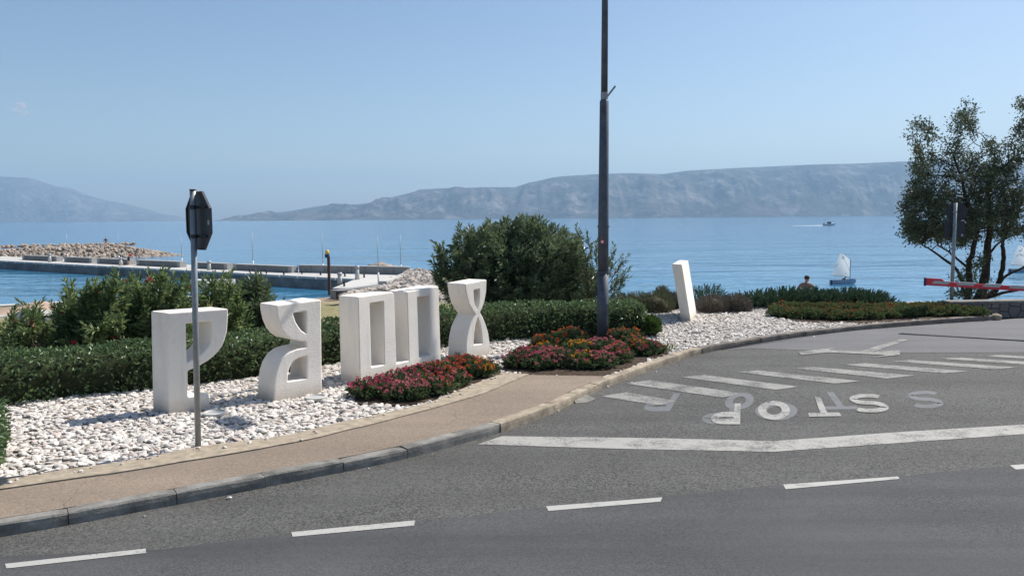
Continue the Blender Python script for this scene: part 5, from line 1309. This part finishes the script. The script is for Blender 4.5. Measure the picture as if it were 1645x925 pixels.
def person(loc, rz, label, shirt, trousers, bend=0, seated=False, armf=.0, scale=1.0):
    J, E, Rr = standing(bend, seated, armf); parts = []
    if shirt: parts.append(('shirt', ['waist', 'chest', 'neck0', 'shl', 'ell', 'shr', 'elr'], [('waist', 'chest'), ('chest', 'neck0'), ('chest', 'shl'), ('shl', 'ell'), ('chest', 'shr'), ('shr', 'elr')], 1.1, shirt))
    if trousers: parts.append(('trousers', ['pelvis', 'waist', 'hpl', 'knl', 'hpr', 'knr'], [('pelvis', 'waist'), ('pelvis', 'hpl'), ('hpl', 'knl'), ('pelvis', 'hpr'), ('hpr', 'knr')], 1.08, trousers))
    parts.append(('hair', ['h_a', 'h_b', 'h_c'], [('h_a', 'h_b'), ('h_b', 'h_c')], 1.0, MT['hair']))
    return skin_person('person', loc, rz, J, E, Rr, MT, label, parts, scale)
red_cloth = plain('red_cloth', (.55, .03, .05), .8); dark_cloth = plain('dark_cloth', (.03, .035, .05), .8); tan_cloth = plain('brown_cloth', (.26, .17, .14), .85)
# man on the beach behind the junipers
pz = gy(1296, 452.5, 28.0); person((pz.x-.05, 28.0, pz.z-1.47), R(150), 'dark-haired man bending forward behind the junipers by the sea', tan_cloth, dark_cloth, bend=.45, armf=.15)
c = pa+pdir*on_pier(224)+pn*2.2; person((c.x, c.y, DK), R(150), 'person in red bending on the pier beside a pedestal', red_cloth, dark_cloth, bend=.8, armf=.3)
c = pa+pdir*on_pier(213)+pn*2.2; person((c.x, c.y, DK-.12), R(20), 'dark-clad person sitting low on the pier left of the one in red', dark_cloth, dark_cloth, bend=.3, seated=True, scale=.9)
c = tipw+bdir*13+bn*8; person((c.x, c.y, CR+.1), R(30), 'dark small figure sitting on top of the boulders of the breakwater', dark_cloth, dark_cloth, seated=True, scale=1.1)

def optimist(loc, rz, label, marks, sail_h=2.55):
    r = empty('sailing_dinghy', loc, rz, label=label, cat='sailboat', group='small white-sailed dinghies')
    # hull: pram with flat bow transom; x forward
    st = [(-1.15, .42, .0, .36), (-.7, .52, -.08, .36), (0, .58, -.12, .36), (.6, .54, -.09, .38), (1.15, .34, .10, .42)]
    V = []; 
    for x, w_, zb, zt in st: V += [(x, -w_, zt), (x, -w_*.86, zb), (x, w_*.86, zb), (x, w_, zt)]
    F = [(i*4+k, i*4+k+1, (i+1)*4+k+1, (i+1)*4+k) for i in range(4) for k in range(3)]+[(0, 3, 2, 1), (16, 17, 18, 19)]
    V += [(x*.96, -w_*.93, zt-.01) for x, w_, zb, zt in st]+[(x*.96, w_*.93, zt-.01) for x, w_, zb, zt in st]+[(x*.93, -w_*.8, .04) for x, w_, zb, zt in st]+[(x*.93, w_*.8, .04) for x, w_, zb, zt in st]
    for i in range(4):
        F += [(i*4, (i+1)*4, 21+i, 20+i), ((i+1)*4+3, i*4+3, 25+i, 26+i), (20+i, 21+i, 31+i, 30+i), (26+i, 25+i, 35+i, 36+i), (30+i, 31+i, 36+i, 35+i)]
    MB().add(V, F).build('hull', MT['hull_blue'], r)
    MB().box((-1.19, 0, .12), (.05, .16, .5)).build('rudder', MT['dark_plastic'], r)
    MB().tube([(.72, 0, .1), (.72, 0, 2.35)], [.028, .02], 8).build('mast', MT['dark_plastic'], r, True)
    MB().tube([(.74, 0, .62), (-1.05, .12, .78)], .018, 6).build('boom', MT['dark_plastic'], r, True)
    MB().tube([(.73, .02, 1.15), (-.25, .16, sail_h+.47)], .012, 6).build('sprit', MT['dark_plastic'], r, True)
    # sail quad with belly: tack, clew, peak, throat
    T, Cw, Pk, Th = Vector((.66, 0, .68)), Vector((-1.05, .12, .84)), Vector((-.22, .16, sail_h+.42)), Vector((.66, .02, 2.28))
    n = 12; V = []
    def sp_(u, v):
        a_ = T.lerp(Cw, u); b_ = Th.lerp(Pk, u); p = a_.lerp(b_, v); bel = math.sin(math.pi*u)*math.sin(math.pi*min(1, v*.9+.1))*.16
        p = p+Vector((0, bel, 0)); p.x -= math.sin(math.pi*v)*u*.07; p.z -= .05*math.sin(math.pi*u)*(1-v); return p
    for j in range(n+1):
        for i in range(n+1): V.append(sp_(i/n, j/n))
    sl_ = MB().add(V, [(j*(n+1)+i, j*(n+1)+i+1, (j+1)*(n+1)+i+1, (j+1)*(n+1)+i) for j in range(n) for i in range(n)]).build('sail', MT['sail'], r, True)
    for body, u, v, size, tilt, side in marks:
        p = sp_(u, v); dx = (sp_(u-.05, v)-p).normalized(); dz_ = (sp_(u, v+.05)-p).normalized(); nn = dx.cross(dz_).normalized(); dz_ = nn.cross(dx)
        rot = Matrix((dx, dz_, nn)).transposed().to_4x4() @ Matrix.Rotation(tilt, 4, 'Z'); 
        if side < 0: rot = rot @ Matrix.Scale(-1, 4, (1, 0, 0))
        for off in (.012, -.012):
            text_mesh(body, size, MT['sail_print'], 'sail_mark', sl_, Matrix.Translation(p+nn*off) @ rot)
    J, E, Rr = standing(.35, True, .2)
    return r
dz1 = g(1354, 455.5, SEA_Z); optimist(dz1, R(8), 'sailing dinghy with a single white sail between the lamp post and the tree', [('O', .62, .82, .34, 0, 1), ('1210', .86, .42, .2, R(70), 1), ('--', .2, .12, .3, R(-8), 1)])
person((dz1.x-.1, dz1.y-.05, SEA_Z-.1), R(100), 'dark-clad sailor sitting low in the dinghy between lamp post and tree', dark_cloth, dark_cloth, bend=.75, seated=True, scale=.72)
dz2 = g(1640, 437, SEA_Z); o2_ = optimist(dz2, R(2), 'sailing dinghy half cut off by the right edge behind tree branches', [('CRO', .45, .55, .3, R(-10), -1), ('59', .6, .72, .3, R(20), -1), ('7', .55, .85, .26, 0, -1), ('11', .7, .45, .28, R(20), -1)]); o2_.scale = (1.05,)*3
person((dz2.x+.2, dz2.y-.05, SEA_Z-.1), R(80), 'sailor sitting in the dinghy at the right edge', MT['white_plastic'], dark_cloth, bend=.7, seated=True, scale=.8)
# motorboat
mbp = g(1333, 362.3, SEA_Z); mo = empty('motorboat', mbp, R(0), label='small distant motorboat speeding right and trailing a white wake', cat='motorboat'); mo.scale = (1.25,)*3
st = [(-2.9, 1.0, .0, .8), (-1.5, 1.15, -.1, .85), (.3, 1.15, -.1, 1.0), (1.8, .8, .05, 1.25), (2.9, .08, .5, 1.45)]; V = []
for x, w_, zb, zt in st: V += [(x, -w_, zt), (x, -w_*.6, zb), (x, w_*.6, zb), (x, w_, zt)]
MB().add(V, [(i*4+k, i*4+k+1, (i+1)*4+k+1, (i+1)*4+k) for i in range(4) for k in range(3)]+[(0, 3, 2, 1), (16, 17, 18, 19)]+[((i+1)*4, (i+1)*4+3, i*4+3, i*4) for i in range(4)]).build('hull', MT['white_plastic'], mo)
bevel(MB().box((-.3, 0, 1.4), (1.6, 1.5, 1.0), 0, 0, .82).build('cabin', MT['dark_plastic'], mo), .05); bevel(MB().box((-.3, 0, 2.0), (1.9, 1.6, .14)).build('roof', MT['white_plastic'], mo), .03)
MB().box((-2.95, 0, .7), (.5, .5, 1.0)).build('outboard_motor', MT['dark_plastic'], mo); MB().tube([(.7, 0, 1.9), (.6, 0, 3.0)], .04, 6).build('antenna', MT['white_plastic'], mo)
foam = plain('foam', (.85, .88, .9), .8); V = []; n = 30
for i in range(n+1):
    f = i/n; x = 3.2-f*27; w_ = .5+1.9*f*(1-.55*f); V += [(x, -w_+.2*math.sin(i*2.1), .02), (x, -w_*.5, .16*(1-f)+.05), (x, w_*.5, .16*(1-f)+.05), (x, w_+.2*math.sin(i*1.7), .02)]
MB().add([(v[0]+mbp.x, v[1]+mbp.y, v[2]+SEA_Z) for v in V], [(i*4+k, (i+1)*4+k, (i+1)*4+k+1, i*4+k+1) for i in range(n) for k in range(3)]).build('wake', foam, None, True, label='white foaming wake trailing left behind the motorboat', cat='wake', kind='stuff')

# ---- hazy air and the one small cloud
V = [(x, y, z) for z in (-9, 520) for x, y in ((-14500, -900), (14500, -900), (14500, 10000), (-14500, 10000))]
hm = bpy.data.materials.new('haze_air'); hm.use_nodes = True; nt = hm.node_tree; nt.nodes.clear(); out = nt.nodes.new('ShaderNodeOutputMaterial'); pv = nt.nodes.new('ShaderNodeVolumePrincipled')
pv.inputs['Color'].default_value = (*HAZE['color'], 1); pv.inputs['Density'].default_value = HAZE['density']; pv.inputs['Anisotropy'].default_value = .1
nt.links.new(pv.outputs[0], out.inputs['Volume'])
MB().add(V, [(3, 2, 1, 0), (4, 5, 6, 7), (0, 1, 5, 4), (1, 2, 6, 5), (2, 3, 7, 6), (3, 0, 4, 7)]).build('haze', hm, kind='stuff')
cp_ = gy(32, 176, 14000)
cm = bpy.data.materials.new('cloud_vapour'); cm.use_nodes = True; nt = cm.node_tree; nt.nodes.clear(); out = nt.nodes.new('ShaderNodeOutputMaterial'); pv = nt.nodes.new('ShaderNodeVolumePrincipled'); tcn = nt.nodes.new('ShaderNodeTexCoord'); nz = nt.nodes.new('ShaderNodeTexNoise'); nz.inputs['Scale'].default_value = .009; nz.inputs['Detail'].default_value = 4
rp = nt.nodes.new('ShaderNodeMapRange'); rp.inputs[1].default_value = .45; rp.inputs[2].default_value = .75; rp.inputs[3].default_value = 0; rp.inputs[4].default_value = .012
nt.links.new(tcn.outputs['Object'], nz.inputs['Vector']); nt.links.new(nz.outputs['Fac'], rp.inputs[0]); nt.links.new(rp.outputs[0], pv.inputs['Density']); pv.inputs['Color'].default_value = (1, 1, 1, 1); nt.links.new(pv.outputs[0], out.inputs['Volume'])
v, f = blobs(np.array([[0, 0, 60], [60, 0, -60.], [-70, 20, 0]]), np.array([[170, 120, 70], [130, 110, 60], [110, 90, 60.]]), ICO2, jitter=.05)
link('cloud', npmesh('cloud', v, f, cm, True), None, cp_, label='one small faint white cloud wisp high above the far mountain', cat='cloud', kind='stuff')
